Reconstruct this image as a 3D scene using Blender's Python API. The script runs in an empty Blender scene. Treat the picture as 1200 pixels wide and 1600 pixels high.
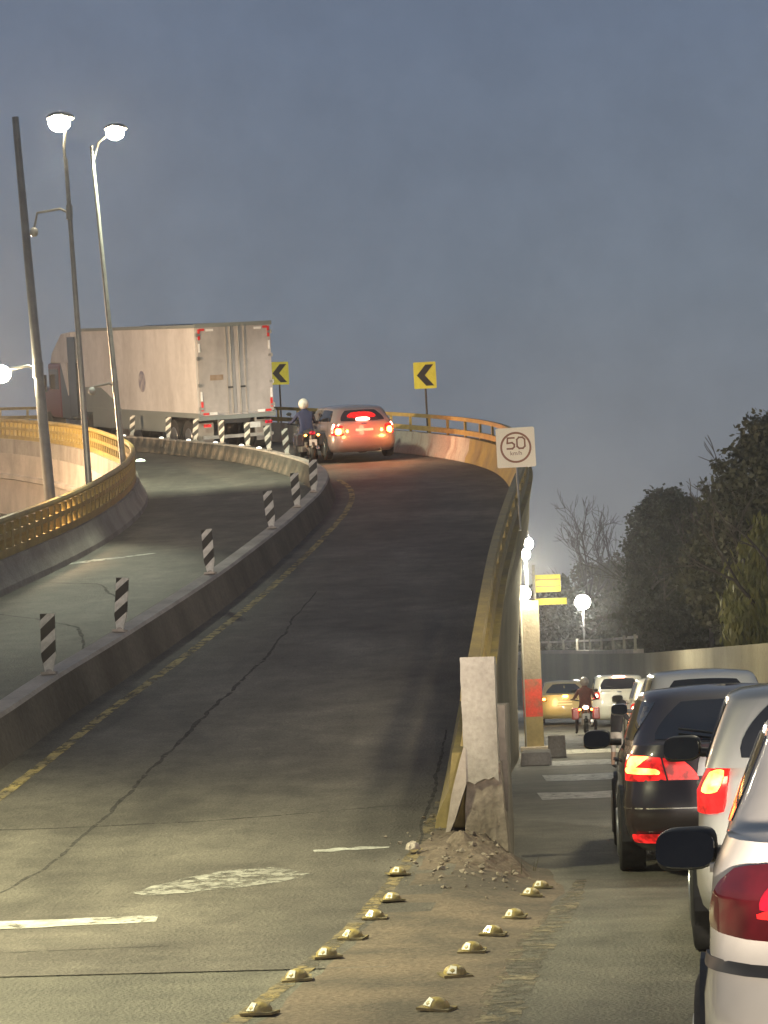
import bpy, bmesh, math, random
import numpy as np
from mathutils import Vector, Matrix
random.seed(7); RNG = np.random.default_rng(7)
SC = bpy.context.scene
COL = SC.collection
PI = math.pi
R = math.radians

# ------------------------------------------------------------------ camera
cam_d = bpy.data.cameras.new('camera')
cam = bpy.data.objects.new('camera', cam_d); COL.objects.link(cam)
cam_d.sensor_fit = 'VERTICAL'; cam_d.sensor_height = 24.0
cam_d.lens = 3557.0 / 1600.0 * 24.0
cam_d.clip_start = 0.2; cam_d.clip_end = 3000
cam.matrix_world = (Matrix.Translation((0, 0, 1.5)) @ Matrix.Rotation(R(4.1809), 4, 'Z')
                    @ Matrix.Rotation(PI / 2 + R(4.329), 4, 'X') @ Matrix.Rotation(R(-2), 4, 'Z'))
SC.camera = cam

# ------------------------------------------------------------------ dusk sky
world = bpy.data.worlds.new('World'); SC.world = world; world.use_nodes = True
nt = world.node_tree; nt.nodes.clear()
def wn(t, **kw):
    n = nt.nodes.new(t)
    for k, v in kw.items(): setattr(n, k, v)
    return n
tc = wn('ShaderNodeTexCoord'); sx = wn('ShaderNodeSeparateXYZ')
nt.links.new(tc.outputs['Generated'], sx.inputs[0])
cr = wn('ShaderNodeValToRGB')
els = cr.color_ramp.elements
els[0].position = 0.0; els[0].color = (.184, .184, .194, 1)
els[1].position = 1.0; els[1].color = (.075, .108, .170, 1)
for p, c in ((.08, (.178, .190, .208, 1)), (.17, (.154, .184, .226, 1)), (.28, (.128, .164, .230, 1)), (.5, (.105, .138, .200, 1))):
    e = els.new(p); e.color = c
nt.links.new(sx.outputs['Z'], cr.inputs[0])
nz = wn('ShaderNodeTexNoise'); nz.inputs['Scale'].default_value = 30; nz.inputs['Detail'].default_value = 9; nz.inputs['Roughness'].default_value = .66
nt.links.new(tc.outputs['Generated'], nz.inputs['Vector'])
mr = wn('ShaderNodeMapRange'); mr.inputs[1].default_value = .3; mr.inputs[2].default_value = .7
mr.inputs[3].default_value = 1.00; mr.inputs[4].default_value = 1.16
nt.links.new(nz.outputs[0], mr.inputs[0])
mx = wn('ShaderNodeVectorMath', operation='SCALE')
nt.links.new(cr.outputs[0], mx.inputs[0]); nt.links.new(mr.outputs[0], mx.inputs['Scale'])
# last trace of the set sun, from the physical sky, behind the camera
sky = wn('ShaderNodeTexSky'); sky.sky_type = 'NISHITA'; sky.sun_disc = False
sky.sun_elevation = R(-3); sky.sun_rotation = R(200); sky.dust_density = 3
ad = wn('ShaderNodeVectorMath', operation='ADD'); sc_ = wn('ShaderNodeVectorMath', operation='SCALE')
sc_.inputs['Scale'].default_value = .02
nt.links.new(sky.outputs[0], sc_.inputs[0])
nt.links.new(mx.outputs[0], ad.inputs[0]); nt.links.new(sc_.outputs[0], ad.inputs[1])
bg = wn('ShaderNodeBackground'); bg.inputs['Strength'].default_value = 1.0
nt.links.new(ad.outputs[0], bg.inputs[0])
wo = wn('ShaderNodeOutputWorld'); nt.links.new(bg.outputs[0], wo.inputs[0])

SC.view_settings.view_transform = 'Standard'; SC.view_settings.look = 'None'
SC.view_settings.gamma = 1; SC.view_settings.exposure = 0; SC.view_settings.use_curve_mapping = False
SC.cycles.use_denoising = True
SC.cycles.max_bounces = 5; SC.cycles.sample_clamp_indirect = 4
SC.cycles.light_sampling_threshold = 0.005

HAZE = .0009
# light powers (W) in one place
PW = dict(high=3600, arm=3800, rear_street=9800, head=620, sign_spot=7500, car=300, loop=9500, far=1800, side=1250, post=520, twin=2000)

# ------------------------------------------------------------------ materials
MATS = {}
def mat(name, c1, c2=None, scale=4.0, rough=.6, bump=0.0, bscale=40.0, metal=0.0, coat=0.0, spec=.5,
        emit=None, es=0.0, streak=0.0, detail=6.0, alpha_c=None, lo=.35, hi=.65, fine=0.0, wear=0.0):
    if name in MATS: return MATS[name]
    m = bpy.data.materials.new(name); m.use_nodes = True; t = m.node_tree
    b = t.nodes['Principled BSDF']
    b.inputs['Roughness'].default_value = rough; b.inputs['Metallic'].default_value = metal
    b.inputs['Specular IOR Level'].default_value = spec
    b.inputs['Coat Weight'].default_value = coat; b.inputs['Coat Roughness'].default_value = .06
    geo = t.nodes.new('ShaderNodeTexCoord'); src = geo.outputs['Object']
    if c2 is None: c2 = tuple(min(1, v * .82) for v in c1)
    n = t.nodes.new('ShaderNodeTexNoise'); n.inputs['Scale'].default_value = scale; n.inputs['Detail'].default_value = detail
    n.inputs['Roughness'].default_value = .62
    if streak:
        mp = t.nodes.new('ShaderNodeMapping'); mp.inputs['Scale'].default_value = (1, 1, streak)
        t.links.new(src, mp.inputs[0]); t.links.new(mp.outputs[0], n.inputs['Vector'])
    else: t.links.new(src, n.inputs['Vector'])
    r = t.nodes.new('ShaderNodeValToRGB')
    r.color_ramp.elements[0].position = lo; r.color_ramp.elements[0].color = (*c1, 1)
    r.color_ramp.elements[1].position = hi; r.color_ramp.elements[1].color = (*c2, 1)
    t.links.new(n.outputs[0], r.inputs[0]); out = r.outputs[0]
    if fine:
        n3 = t.nodes.new('ShaderNodeTexNoise'); n3.inputs['Scale'].default_value = bscale; n3.inputs['Detail'].default_value = 4
        t.links.new(src, n3.inputs['Vector'])
        m3 = t.nodes.new('ShaderNodeMapRange'); m3.inputs[1].default_value = .3; m3.inputs[2].default_value = .7
        m3.inputs[3].default_value = 1 - fine; m3.inputs[4].default_value = 1 + fine
        t.links.new(n3.outputs[0], m3.inputs[0])
        v3 = t.nodes.new('ShaderNodeVectorMath'); v3.operation = 'SCALE'
        t.links.new(out, v3.inputs[0]); t.links.new(m3.outputs[0], v3.inputs['Scale']); out = v3.outputs[0]
    t.links.new(out, b.inputs['Base Color'])
    if bump:
        n2 = t.nodes.new('ShaderNodeTexNoise'); n2.inputs['Scale'].default_value = bscale; n2.inputs['Detail'].default_value = 5
        t.links.new(src, n2.inputs['Vector'])
        bp = t.nodes.new('ShaderNodeBump'); bp.inputs['Strength'].default_value = bump; bp.inputs['Distance'].default_value = .02
        t.links.new(n2.outputs[0], bp.inputs['Height']); t.links.new(bp.outputs[0], b.inputs['Normal'])
    if emit:
        b.inputs['Emission Color'].default_value = (*emit, 1); b.inputs['Emission Strength'].default_value = es
    if wear:
        nw_ = t.nodes.new('ShaderNodeTexNoise'); nw_.inputs['Scale'].default_value = 7; nw_.inputs['Detail'].default_value = 8; nw_.inputs['Roughness'].default_value = .7
        t.links.new(src, nw_.inputs['Vector'])
        rw_ = t.nodes.new('ShaderNodeMapRange'); rw_.inputs[1].default_value = wear - .05; rw_.inputs[2].default_value = wear + .07
        t.links.new(nw_.outputs[0], rw_.inputs[0]); t.links.new(rw_.outputs[0], b.inputs['Alpha'])
    MATS[name] = m
    return m

def asphalt(name, c1, c2, seed):
    m = mat(name, c1, c2, scale=.55, rough=.74, bump=.9, bscale=42, detail=12, fine=.30)
    t = m.node_tree; b = t.nodes['Principled BSDF']; src = b.inputs['Base Color'].links[0].from_socket
    x = t.nodes.new('ShaderNodeTexCoord'); out = src
    def layer(kind, scale, lo, hi, a, c, stretch=(1, 1, 1)):
        nonlocal out
        mp_ = t.nodes.new('ShaderNodeMapping'); mp_.inputs['Scale'].default_value = stretch; mp_.inputs['Location'].default_value = (seed, seed * 1.7, 0)
        t.links.new(x.outputs['Object'], mp_.inputs[0])
        n = t.nodes.new(kind); n.inputs['Scale'].default_value = scale
        if kind == 'ShaderNodeTexNoise': n.inputs['Detail'].default_value = 7; n.inputs['Roughness'].default_value = .65
        t.links.new(mp_.outputs[0], n.inputs['Vector'])
        r = t.nodes.new('ShaderNodeMapRange'); r.inputs[1].default_value = lo; r.inputs[2].default_value = hi; r.inputs[3].default_value = a; r.inputs[4].default_value = c
        t.links.new(n.outputs[0], r.inputs[0])
        v = t.nodes.new('ShaderNodeVectorMath'); v.operation = 'SCALE'; t.links.new(out, v.inputs[0]); t.links.new(r.outputs[0], v.inputs['Scale']); out = v.outputs[0]
    layer('ShaderNodeTexNoise', 2.6, .35, .65, .78, 1.22)                      # blotches
    layer('ShaderNodeTexNoise', 1.1, .35, .65, .80, 1.20, (1, .12, 1))         # polished wheel tracks and drips along the lane
    layer('ShaderNodeTexNoise', 11, .62, .72, 1.0, .62)                        # oil spots
    layer('ShaderNodeTexVoronoi', 95, .0, .5, .72, 1.25)                       # aggregate
    t.links.new(out, b.inputs['Base Color']); return m
A_RAMP = asphalt('ramp_asphalt', (.060, .053, .042), (.110, .099, .078), 3)
A_LOW = asphalt('road_asphalt', (.060, .057, .044), (.112, .105, .080), 8)
A_EARTH = mat('earth', (.05, .045, .03), (.09, .075, .05), scale=.8, rough=.95, bump=.7, bscale=8)
DIRT = mat('dirt', (.10, .075, .052), (.20, .155, .115), scale=7, rough=.95, bump=.9, bscale=30, fine=.3)
CONC = mat('concrete', (.22, .195, .165), (.36, .32, .27), scale=1.6, rough=.88, bump=.5, bscale=22, streak=.5, fine=.12)
CONC_D = mat('stained_concrete', (.13, .112, .090), (.26, .228, .185), scale=1.3, rough=.9, bump=.6, bscale=18, streak=.4, fine=.15)
CONC_P = mat('pale_concrete', (.34, .29, .24), (.50, .43, .36), scale=1.2, rough=.85, bump=.4, bscale=20, streak=.6, fine=.1)
CONC_R = mat('red_smeared_concrete', (.44, .39, .32), (.27, .16, .125), scale=1.7, rough=.85, bump=.4, bscale=20, streak=.22, lo=.5, hi=.68, fine=.12)
CONC_B = mat('broken_concrete', (.17, .14, .105), (.33, .28, .22), scale=4, rough=.95, bump=1.0, bscale=14, fine=.25)
CONC_C = mat('cement_render', (.30, .27, .22), (.42, .38, .32), scale=5, rough=.85, bump=.45, bscale=30, streak=.7, fine=.12)
CONC_W = mat('wall_concrete', (.20, .185, .135), (.34, .31, .23), scale=.22, rough=.88, bump=.3, bscale=10, streak=.3, detail=3, fine=.10)
CONC_O = mat('olive_concrete', (.22, .175, .085), (.34, .27, .14), scale=.45, rough=.88, bump=.35, bscale=9, detail=5, fine=.12)
YEL = mat('yellow_paint', (.38, .27, .07), (.25, .18, .06), scale=3, rough=.5, bump=.2, bscale=30, fine=.15)
YEL_B = mat('yellow_washed_concrete', (.36, .27, .07), (.20, .16, .075), scale=1.1, rough=.75, bump=.4, bscale=16, streak=.5, fine=.15)
YEL_W = mat('worn_yellow_paint', (.42, .30, .05), (.25, .19, .07), scale=2.5, rough=.6, bump=.35, bscale=22, fine=.2)
WHITE_LINE = mat('worn_white_paint', (.55, .54, .47), (.22, .21, .18), scale=5, rough=.7, bump=.4, bscale=35, lo=.42, hi=.72, fine=.2, wear=.40)
YEL_LINE = mat('worn_yellow_line', (.27, .205, .085), (.10, .087, .068), scale=2.2, rough=.75, bump=.4, bscale=35, lo=.40, hi=.60, fine=.25, wear=.46)
GORE = mat('gore_asphalt', (.080, .066, .050), (.165, .125, .088), scale=1.1, rough=.9, bump=.8, bscale=28, lo=.38, hi=.62, detail=9, fine=.3)
CRACK = mat('crack_tar', (.030, .027, .023), (.060, .054, .046), scale=9, rough=.9, wear=.44)
STEEL = mat('galvanised_steel', (.34, .33, .30), (.24, .23, .21), scale=3, rough=.42, metal=.55, bump=.1)
DARK = mat('black_plastic', (.02, .02, .02), (.03, .03, .03), rough=.5)
RUBBER = mat('tyre_rubber', (.022, .021, .02), (.04, .037, .034), scale=12, rough=.85)
RIM = mat('wheel_rim', (.4, .4, .4), (.3, .3, .3), rough=.3, metal=.8)
GLASS = mat('dark_glass', (.012, .012, .014), (.02, .02, .022), scale=1.5, rough=.08, spec=.6, coat=.5)
MIRR = mat('mirror_glass', (.012, .012, .014), (.02, .02, .02), rough=.02, spec=.5)
CHROME = mat('chrome', (.7, .7, .68), rough=.15, metal=1)
BLACK_P = mat('black_print', (.018, .016, .013), (.03, .027, .022), rough=.55)
WHITE_P = mat('white_sheeting', (.68, .64, .57), (.42, .39, .33), scale=7, rough=.5, lo=.42, hi=.68, fine=.08)
SIGN_W = mat('sign_white', (.90, .77, .56), (.87, .74, .53), scale=5, rough=.4)
SIGN_Y = mat('sign_yellow', (.80, .72, .06), (.70, .62, .05), scale=6, rough=.4)
SIGN_BR = mat('sign_red_brown', (.30, .10, .03), (.24, .08, .025), scale=8, rough=.5)
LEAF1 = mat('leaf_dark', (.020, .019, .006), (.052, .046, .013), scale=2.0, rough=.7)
LEAF2 = mat('leaf_olive', (.11, .115, .022), (.21, .19, .045), scale=1.6, rough=.7)
LEAF3 = mat('leaf_brown', (.05, .042, .022), (.10, .082, .042), scale=1.2, rough=.8)
BARK = mat('bark', (.06, .045, .034), (.10, .08, .06), scale=6, rough=.95, bump=.6)
def glow(name, c, s, base=(.5, .5, .5), ribs=0.0):
    m = mat(name, base, base, rough=.25, emit=c, es=s)
    if ribs:                                   # ribbed lens: the lamp behind shows unevenly
        t = m.node_tree; b = t.nodes['Principled BSDF']; n = t.nodes.new('ShaderNodeTexNoise'); n.inputs['Scale'].default_value = 13; n.inputs['Detail'].default_value = 3
        x = t.nodes.new('ShaderNodeTexCoord'); t.links.new(x.outputs['Object'], n.inputs['Vector'])
        r = t.nodes.new('ShaderNodeMapRange'); r.inputs[1].default_value = .35; r.inputs[2].default_value = .65; r.inputs[3].default_value = s * (1 - ribs); r.inputs[4].default_value = s * (1 + ribs)
        t.links.new(n.outputs[0], r.inputs[0]); t.links.new(r.outputs[0], b.inputs['Emission Strength'])
    return m
L_LED = glow('lamp_light_white', (1, .95, .82), 190)
L_WARM = glow('lamp_light_warm', (1, .86, .58), 170)
L_OFF = mat('lamp_glass_unlit', (.4, .4, .38), rough=.2)
T_HOT = glow('brake_light_core', (1, .17, .035), 12, (.3, .02, .01), .55)
T_WHITE = glow('brake_light_white_core', (1, .36, .24), 22, (.3, .02, .01))
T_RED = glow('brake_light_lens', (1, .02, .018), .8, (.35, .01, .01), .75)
T_DIM = glow('tail_light_dim', (1, .012, .05), .55, (.07, .004, .006), .95)
T_AMB = glow('indicator_core', (1, .36, .05), 20, (.4, .15, .02))
T_LENS = mat('tail_lens', (.030, .004, .005), (.055, .005, .007), scale=8, rough=.10, coat=.9)
L_HEAD = glow('headlight_lens', (1, .95, .85), 6, (.6, .6, .6))
REFL_L = glow('reflector_glow', (1, .95, .78), 2.2)
STUD_G = glow('road_stud_green_light', (.85, 1, .75), 5)

# ------------------------------------------------------------------ helpers
def link(o): COL.objects.link(o); return o
def tag(o, label=None, cat=None, group=None, kind=None):
    if label: o['label'] = label
    if cat: o['category'] = cat
    if group: o['group'] = group
    if kind: o['kind'] = kind
    return o
def thing(name, label, cat, loc=(0, 0, 0), rz=0.0, group=None):
    o = link(bpy.data.objects.new(name, None)); o.location = loc; o.rotation_euler = (0, 0, rz)
    o.empty_display_size = .2
    return tag(o, label, cat, group)
class MB:
    def __init__(s): s.v = []; s.f = []; s.mi = []
    def add(s, vs, fs, mi=0):
        b = len(s.v); s.v += [tuple(map(float, p)) for p in vs]
        s.f += [tuple(i + b for i in f) for f in fs]; s.mi += [mi] * len(fs); return s
    def box(s, c, d, rz=0.0, mi=0, taper=1.0):
        x, y, z = d[0] / 2, d[1] / 2, d[2] / 2
        vs = []
        for k in (-1, 1):
            t = taper if k == 1 else 1.0
            for sx_, sy_ in ((-1, -1), (1, -1), (1, 1), (-1, 1)):
                px, py = sx_ * x * t, sy_ * y * t
                vs.append((c[0] + px * math.cos(rz) - py * math.sin(rz), c[1] + px * math.sin(rz) + py * math.cos(rz), c[2] + k * z))
        return s.add(vs, [(3, 2, 1, 0), (4, 5, 6, 7), (0, 1, 5, 4), (1, 2, 6, 5), (2, 3, 7, 6), (3, 0, 4, 7)], mi)
    def tube(s, pts, r, n=8, mi=0, cap=True):
        pts = [Vector(p) for p in pts]; rs = r if isinstance(r, (list, tuple)) else [r] * len(pts)
        rings = []; up = None
        for i, p in enumerate(pts):
            d = (pts[min(i + 1, len(pts) - 1)] - pts[max(i - 1, 0)]).normalized()
            if up is None:
                up = Vector((0, 0, 1)) if abs(d.z) < .9 else Vector((0, 1, 0))
            a = d.cross(up).normalized(); b = a.cross(d).normalized(); up = b
            rings.append([p + (a * math.cos(2 * PI * k / n) + b * math.sin(2 * PI * k / n)) * rs[i] for k in range(n)])
        vs = [v for rg in rings for v in rg]; fs = []
        for i in range(len(pts) - 1):
            for k in range(n):
                k2 = (k + 1) % n
                fs.append((i * n + k, i * n + k2, (i + 1) * n + k2, (i + 1) * n + k))
        if cap:
            fs.append(tuple(range(n - 1, -1, -1))); fs.append(tuple((len(pts) - 1) * n + k for k in range(n)))
        return s.add(vs, fs, mi)
    def ellip(s, c, r, n=14, m=8, mi=0, z0=-1.0):
        vs = []; fs = []
        for j in range(m + 1):
            ph = math.asin(z0) + (PI / 2 - math.asin(z0)) * j / m
            for i in range(n):
                th = 2 * PI * i / n
                vs.append((c[0] + r[0] * math.cos(ph) * math.cos(th), c[1] + r[1] * math.cos(ph) * math.sin(th), c[2] + r[2] * math.sin(ph)))
        for j in range(m):
            for i in range(n):
                i2 = (i + 1) % n
                fs.append((j * n + i, j * n + i2, (j + 1) * n + i2, (j + 1) * n + i))
        return s.add(vs, fs, mi)
    def prism(s, poly, y0, y1, mi=0):
        """polygon in XZ extruded along Y"""
        n = len(poly)
        vs = [(p[0], y0, p[1]) for p in poly] + [(p[0], y1, p[1]) for p in poly]
        fs = [tuple(range(n)), tuple(range(2 * n - 1, n - 1, -1))]
        for i in range(n):
            j = (i + 1) % n; fs.append((j, i, n + i, n + j))
        return s.add(vs, fs, mi)
    def ring(s, c, r0, r1, y0, y1, n=36, mi=0):
        """flat ring in XZ with thickness along Y"""
        vs = []
        for yy in (y0, y1):
            for r_ in (r0, r1):
                vs += [(c[0] + r_ * math.cos(2 * PI * i / n), c[1] + yy, c[2] + r_ * math.sin(2 * PI * i / n)) for i in range(n)]
        fs = []
        for i in range(n):
            j = (i + 1) % n
            fs += [(i, j, n + j, n + i), (2 * n + i, 3 * n + i, 3 * n + j, 2 * n + j), (n + i, n + j, 3 * n + j, 3 * n + i), (j, i, 2 * n + i, 2 * n + j)]
        return s.add(vs, fs, mi)
    def mesh(s, name, mats, smooth=False, fix=True):
        me = bpy.data.meshes.new(name); me.from_pydata(s.v, [], s.f)
        for m in (mats if isinstance(mats, (list, tuple)) else [mats]): me.materials.append(m)
        if s.mi and max(s.mi): me.polygons.foreach_set('material_index', s.mi)
        if fix:
            bm = bmesh.new(); bm.from_mesh(me); bmesh.ops.recalc_face_normals(bm, faces=bm.faces); bm.to_mesh(me); bm.free()
        if smooth:
            me.polygons.foreach_set('use_smooth', [True] * len(me.polygons))
            me.set_sharp_from_angle(angle=R(smooth if smooth > 1 else 40))
        me.update(); return me
    def build(s, name, mats, parent=None, smooth=False, bevel=0.0):
        o = link(bpy.data.objects.new(name, s.mesh(name, mats, smooth)))
        if parent: o.parent = parent
        if bevel:
            bv = o.modifiers.new('bevel', 'BEVEL'); bv.width = bevel; bv.segments = 2; bv.limit_method = 'ANGLE'
        return o
def part(name, me, parent):
    o = link(bpy.data.objects.new(name, me)); o.parent = parent; return o
def spline(ctrl, step=.8):
    c = np.array(ctrl, float)
    e = np.vstack([2 * c[0] - c[1], c, 2 * c[-1] - c[-2]]); out = []
    for i in range(1, len(e) - 2):
        p0, p1, p2, p3 = e[i - 1], e[i], e[i + 1], e[i + 2]
        n = max(2, int(np.linalg.norm(p2 - p1) / .1))
        for t in np.linspace(0, 1, n, endpoint=False):
            out.append(.5 * ((2 * p1) + (-p0 + p2) * t + (2 * p0 - 5 * p1 + 4 * p2 - p3) * t * t + (-p0 + 3 * p1 - 3 * p2 + p3) * t ** 3))
    out.append(c[-1]); out = np.array(out)
    return resample(out, step)
def resample(out, step=None, n=None):
    d = np.r_[0, np.cumsum(np.linalg.norm(np.diff(out, axis=0), axis=1))]
    n = n or max(2, int(d[-1] / step) + 1)
    s = np.linspace(0, d[-1], n)
    return np.array([np.interp(s, d, out[:, k]) for k in range(out.shape[1])]).T
def normals2(p):
    t = np.gradient(p[:, :2], axis=0); t /= np.linalg.norm(t, axis=1)[:, None]
    return t, np.c_[t[:, 1], -t[:, 0]]          # tangent, right-hand normal
KNOT = np.array([(-50, 0), (13, 0), (14.5, .03), (16, .1), (19, .4), (22, .85), (25, 1.35), (32, 2.57), (40, 3.97), (54, 6.45), (62, 7.75), (69, 8.87), (75, 9.85), (82, 10.95), (90, 12.2), (100, 13.2), (120, 14), (400, 14)], float)
_ky = np.linspace(-10, 200, 2101); _kz = np.interp(_ky, KNOT[:, 0], KNOT[:, 1])
_ker = np.ones(31) / 31
_kz = np.convolve(np.pad(_kz, 15, mode='edge'), _ker, 'valid')
def deck(y): return np.interp(y, _ky, _kz)
def gz(x, y):
    """surface height near the gore, where the ramp leaves the lower road"""
    if y <= 12.1: return 0.0
    w = min(1.0, max(0.0, (-.15 - x) / .60)); w = w * w * (3 - 2 * w)
    return (float(deck(y)) + .004) * w
def sweep(mb, path, sec, zf=None, mi=0, closed=True):
    """section = list of (right offset, height) swept along plan path; height sits on the deck (or zf)"""
    t, nr = normals2(path); n = len(sec); vs = []
    for i, p in enumerate(path):
        z0 = p[2] if path.shape[1] > 2 else (zf(p[1]) if zf else deck(p[1]))
        for o_, h in sec: vs.append((p[0] + nr[i, 0] * o_, p[1] + nr[i, 1] * o_, z0 + h))
    fs = []
    for i in range(len(path) - 1):
        for k in range(n if closed else n - 1):
            k2 = (k + 1) % n
            fs.append((i * n + k, i * n + k2, (i + 1) * n + k2, (i + 1) * n + k))
    if closed: fs.append(tuple(range(n))); fs.append(tuple(range(len(path) * n - 1, (len(path) - 1) * n - 1, -1)))
    return mb.add(vs, fs, mi)
def circ(r, n=8, o=0, h=0): return [(o + r * math.cos(2 * PI * k / n), h + r * math.sin(2 * PI * k / n)) for k in range(n)]

# ------------------------------------------------------------------ plan curves of the ramp
RP = spline([(-.72, 18.3), (-.75, 24), (-.74, 30), (-.63, 37), (-.48, 43), (-.47, 47), (-.65, 51), (-1.1, 54.6), (-1.85, 57.9), (-2.85, 60.7), (-4.05, 63.5), (-5.8, 67.1), (-8.3, 71.8), (-11.2, 76), (-14.5, 80.2), (-18.7, 83.8), (-24, 87), (-32, 90), (-45, 93)], .6)
LP = spline([(-9.9, 20), (-9.3, 28), (-8.85, 35), (-8.6, 39.5), (-8.62, 43.5), (-8.95, 48), (-9.75, 52.6), (-11.3, 58), (-13.2, 63.6), (-15.6, 68.8), (-19, 74), (-25, 79.5), (-34, 84)], .6)
MD = spline([(-5.9, 12), (-5.75, 18), (-5.6, 22.5), (-5.52, 24.8), (-5.32, 27.5), (-4.98, 33.2), (-4.8, 39.2), (-4.75, 43), (-4.75, 46), (-4.92, 49.4), (-5.35, 52.4), (-6.3, 56), (-8.0, 61.0), (-10.6, 66.3), (-13.4, 70.9), (-17.5, 75.6), (-23, 80.2), (-33, 85)], .6)

# ------------------------------------------------------------------ ground, roads
mb = MB(); mb.add([(-170, -60, -.06), (170, -60, -.06), (170, 330, -.06), (-170, 330, -.06)], [(0, 1, 2, 3)])
tag(mb.build('ground', A_EARTH), kind='structure')
mb = MB()
nx, ny = 30, 60
xs = np.linspace(-14, 7, nx); ys = np.linspace(-8, 150, ny)
mb.add([(x, y, 0) for y in ys for x in xs], [(j * nx + i, j * nx + i + 1, (j + 1) * nx + i + 1, (j + 1) * nx + i) for j in range(ny - 1) for i in range(nx - 1)])
tag(mb.build('road', A_LOW), kind='structure')
mb = MB(); n = 140; m = 14
Lq = resample(np.vstack([[-10.6, 12.2], LP]), n=n); Rq = resample(np.vstack([[-.95, 12.2], RP]), n=n)
vs = []
for i in range(n):
    for k in range(m):
        p = Lq[i] * (1 - k / (m - 1)) + Rq[i] * k / (m - 1); vs.append((p[0], p[1], deck(p[1]) + .004))
# walk rows so that every row is evaluated on the deck surface
mb.add(vs, [(i * m + k, i * m + k + 1, (i + 1) * m + k + 1, (i + 1) * m + k) for i in range(n - 1) for k in range(m - 1)])
ramp = mb.build('ramp_road', A_RAMP, smooth=True); tag(ramp, kind='structure')
# earth bank inside the loop
mb = MB(); vs = []; k0 = len(LP)
for i, p in enumerate(LP):
    for q, off in enumerate((.3, 3, 8, 16)):
        vs.append((p[0] - off - .0, p[1] - off * .15, deck(p[1]) - 1.9 - off * .02 - .25 * (q == 2)))
mb.add(vs, [(i * 4 + k, i * 4 + k + 1, (i + 1) * 4 + k + 1, (i + 1) * 4 + k) for i in range(k0 - 1) for k in range(3)])
tag(mb.build('embankment_ground', A_EARTH, smooth=True), kind='structure')

# painted marks and cracks lie on the road: flat strips that follow the deck
def strip(name, pts, w, m_, parent=None, lift=.004, ragged=0.0, step=.35):
    p = resample(np.array(pts, float), step) if len(pts) > 1 else np.array(pts)
    t, nr = normals2(p); vs = []
    for i in range(len(p)):
        ww = (w if np.isscalar(w) else np.interp(i / (len(p) - 1), np.linspace(0, 1, len(w)), w)) / 2
        a = ww * (1 + random.uniform(-ragged, ragged)); b = ww * (1 + random.uniform(-ragged, ragged))
        for o_ in (-a, b):
            x, y = p[i, 0] + nr[i, 0] * o_, p[i, 1] + nr[i, 1] * o_
            z = (gz(x, y) if 'gore' in name else (deck(y) + .004 if x < -.6 and y > 12.3 else 0)) + (.0024 if 'gore' in name else lift)
            vs.append((x, y, z))
    mb = MB(); mb.add(vs, [(2 * i, 2 * i + 1, 2 * i + 3, 2 * i + 2) for i in range(len(p) - 1)])
    o = mb.build(name, m_, parent); o['kind'] = 'structure' if parent is None else 'stuff'
    return o
t_, nr_ = normals2(MD)
ML = MD + nr_ * .62
strip('yellow_edge_line', ML[3:70], .12, mat('headlit_yellow_edge_paint', (.42, .32, .12), (.17, .14, .085), scale=2.2, rough=.75, bump=.4, bscale=35, lo=.42, hi=.66, fine=.25, wear=.45), ragged=.12, step=.15)  # yellow line, with headlight brightness from the left put into its colour
strip('road_marking', [(-6.5, 14.36), (-3.6, 14.5), (-2.62, 14.62)], [.5, .45, .3], WHITE_LINE, ragged=.12, step=.12)
strip('road_marking', [(-2.95, 15.75), (-2.4, 16.25), (-1.96, 16.6)], [.2, .5, .7, .75, .5], mat('faded_white_paint', (.32, .31, .27), (.18, .17, .145), scale=4, rough=.75, bump=.4, bscale=35, lo=.40, hi=.66, fine=.2, wear=.47), ragged=.10, step=.06)
strip('road_marking', [(-1.9, 17.42), (-1.6, 17.5), (-1.33, 17.52)], [.1, .13, .06], WHITE_LINE, ragged=.4, step=.05)
strip('road_marking', [(-8.7, 38.4), (-7.9, 39.2), (-7.0, 39.9)], [.12, .25, .1], WHITE_LINE, ragged=.4, step=.1)
strip('yellow_gore_line', [(-1.75, 8), (-1.5, 10.5), (-1.36, 12.9), (-1.26, 15), (-1.1, 17.5), (-1.02, 19.5)], .10, YEL_LINE, ragged=.15, step=.12)
strip('yellow_gore_line', [(-.36, 8), (-.30, 11), (-.16, 13.5), (.04, 15.6), (.12, 17.2)], [.14, .22, .2, .08], mat('faded_tan_line', (.20, .165, .105), (.10, .088, .068), scale=2.6, rough=.8, bump=.5, bscale=30, lo=.40, hi=.60, fine=.3, wear=.50), ragged=.22, step=.10)
for (y, w_, a, b) in ((29.4, 1.7, -.28, 1.9), (34.7, 2.2, -.25, 2.4), (40.6, 2.4, -.22, 2.7), (46.8, 2.6, -.1, 3.0)):
    strip('road_marking', [(a, y), (b, y + .1)], w_, WHITE_LINE, ragged=.1, step=.3)
def crack(pts, w, name='pavement_crack'):
    p = resample(np.array(pts, float), .25); p[:, 0] += np.cumsum(RNG.normal(0, .02, len(p))); 
    strip(name, p, [w * .6, w, w * 1.3, w, w * .5], CRACK, ragged=.7, step=.12, lift=.0025)
crack([(-4.05, 13.2), (-4.0, 15.5), (-3.72, 18.5), (-3.55, 21.5), (-3.42, 25), (-3.30, 29), (-3.25, 34)], .035)
crack([(-7, 18.9), (-4.3, 18.8), (-2.8, 18.95), (-1.3, 19.4)], .03)
crack([(-6.9, 13.0), (-4.4, 13.1), (-2.2, 13.35)], .03)
crack([(-8.3, 33), (-7.4, 32.2), (-6.6, 31.2), (-6.0, 29)], .04)
crack([(-8.4, 36.4), (-7.2, 35.9), (-6.5, 34.0)], .04)
crack([(-1.12, 17.2), (-1.1, 18.6), (-1.04, 20.5), (-1.04, 23)], .028)

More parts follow.
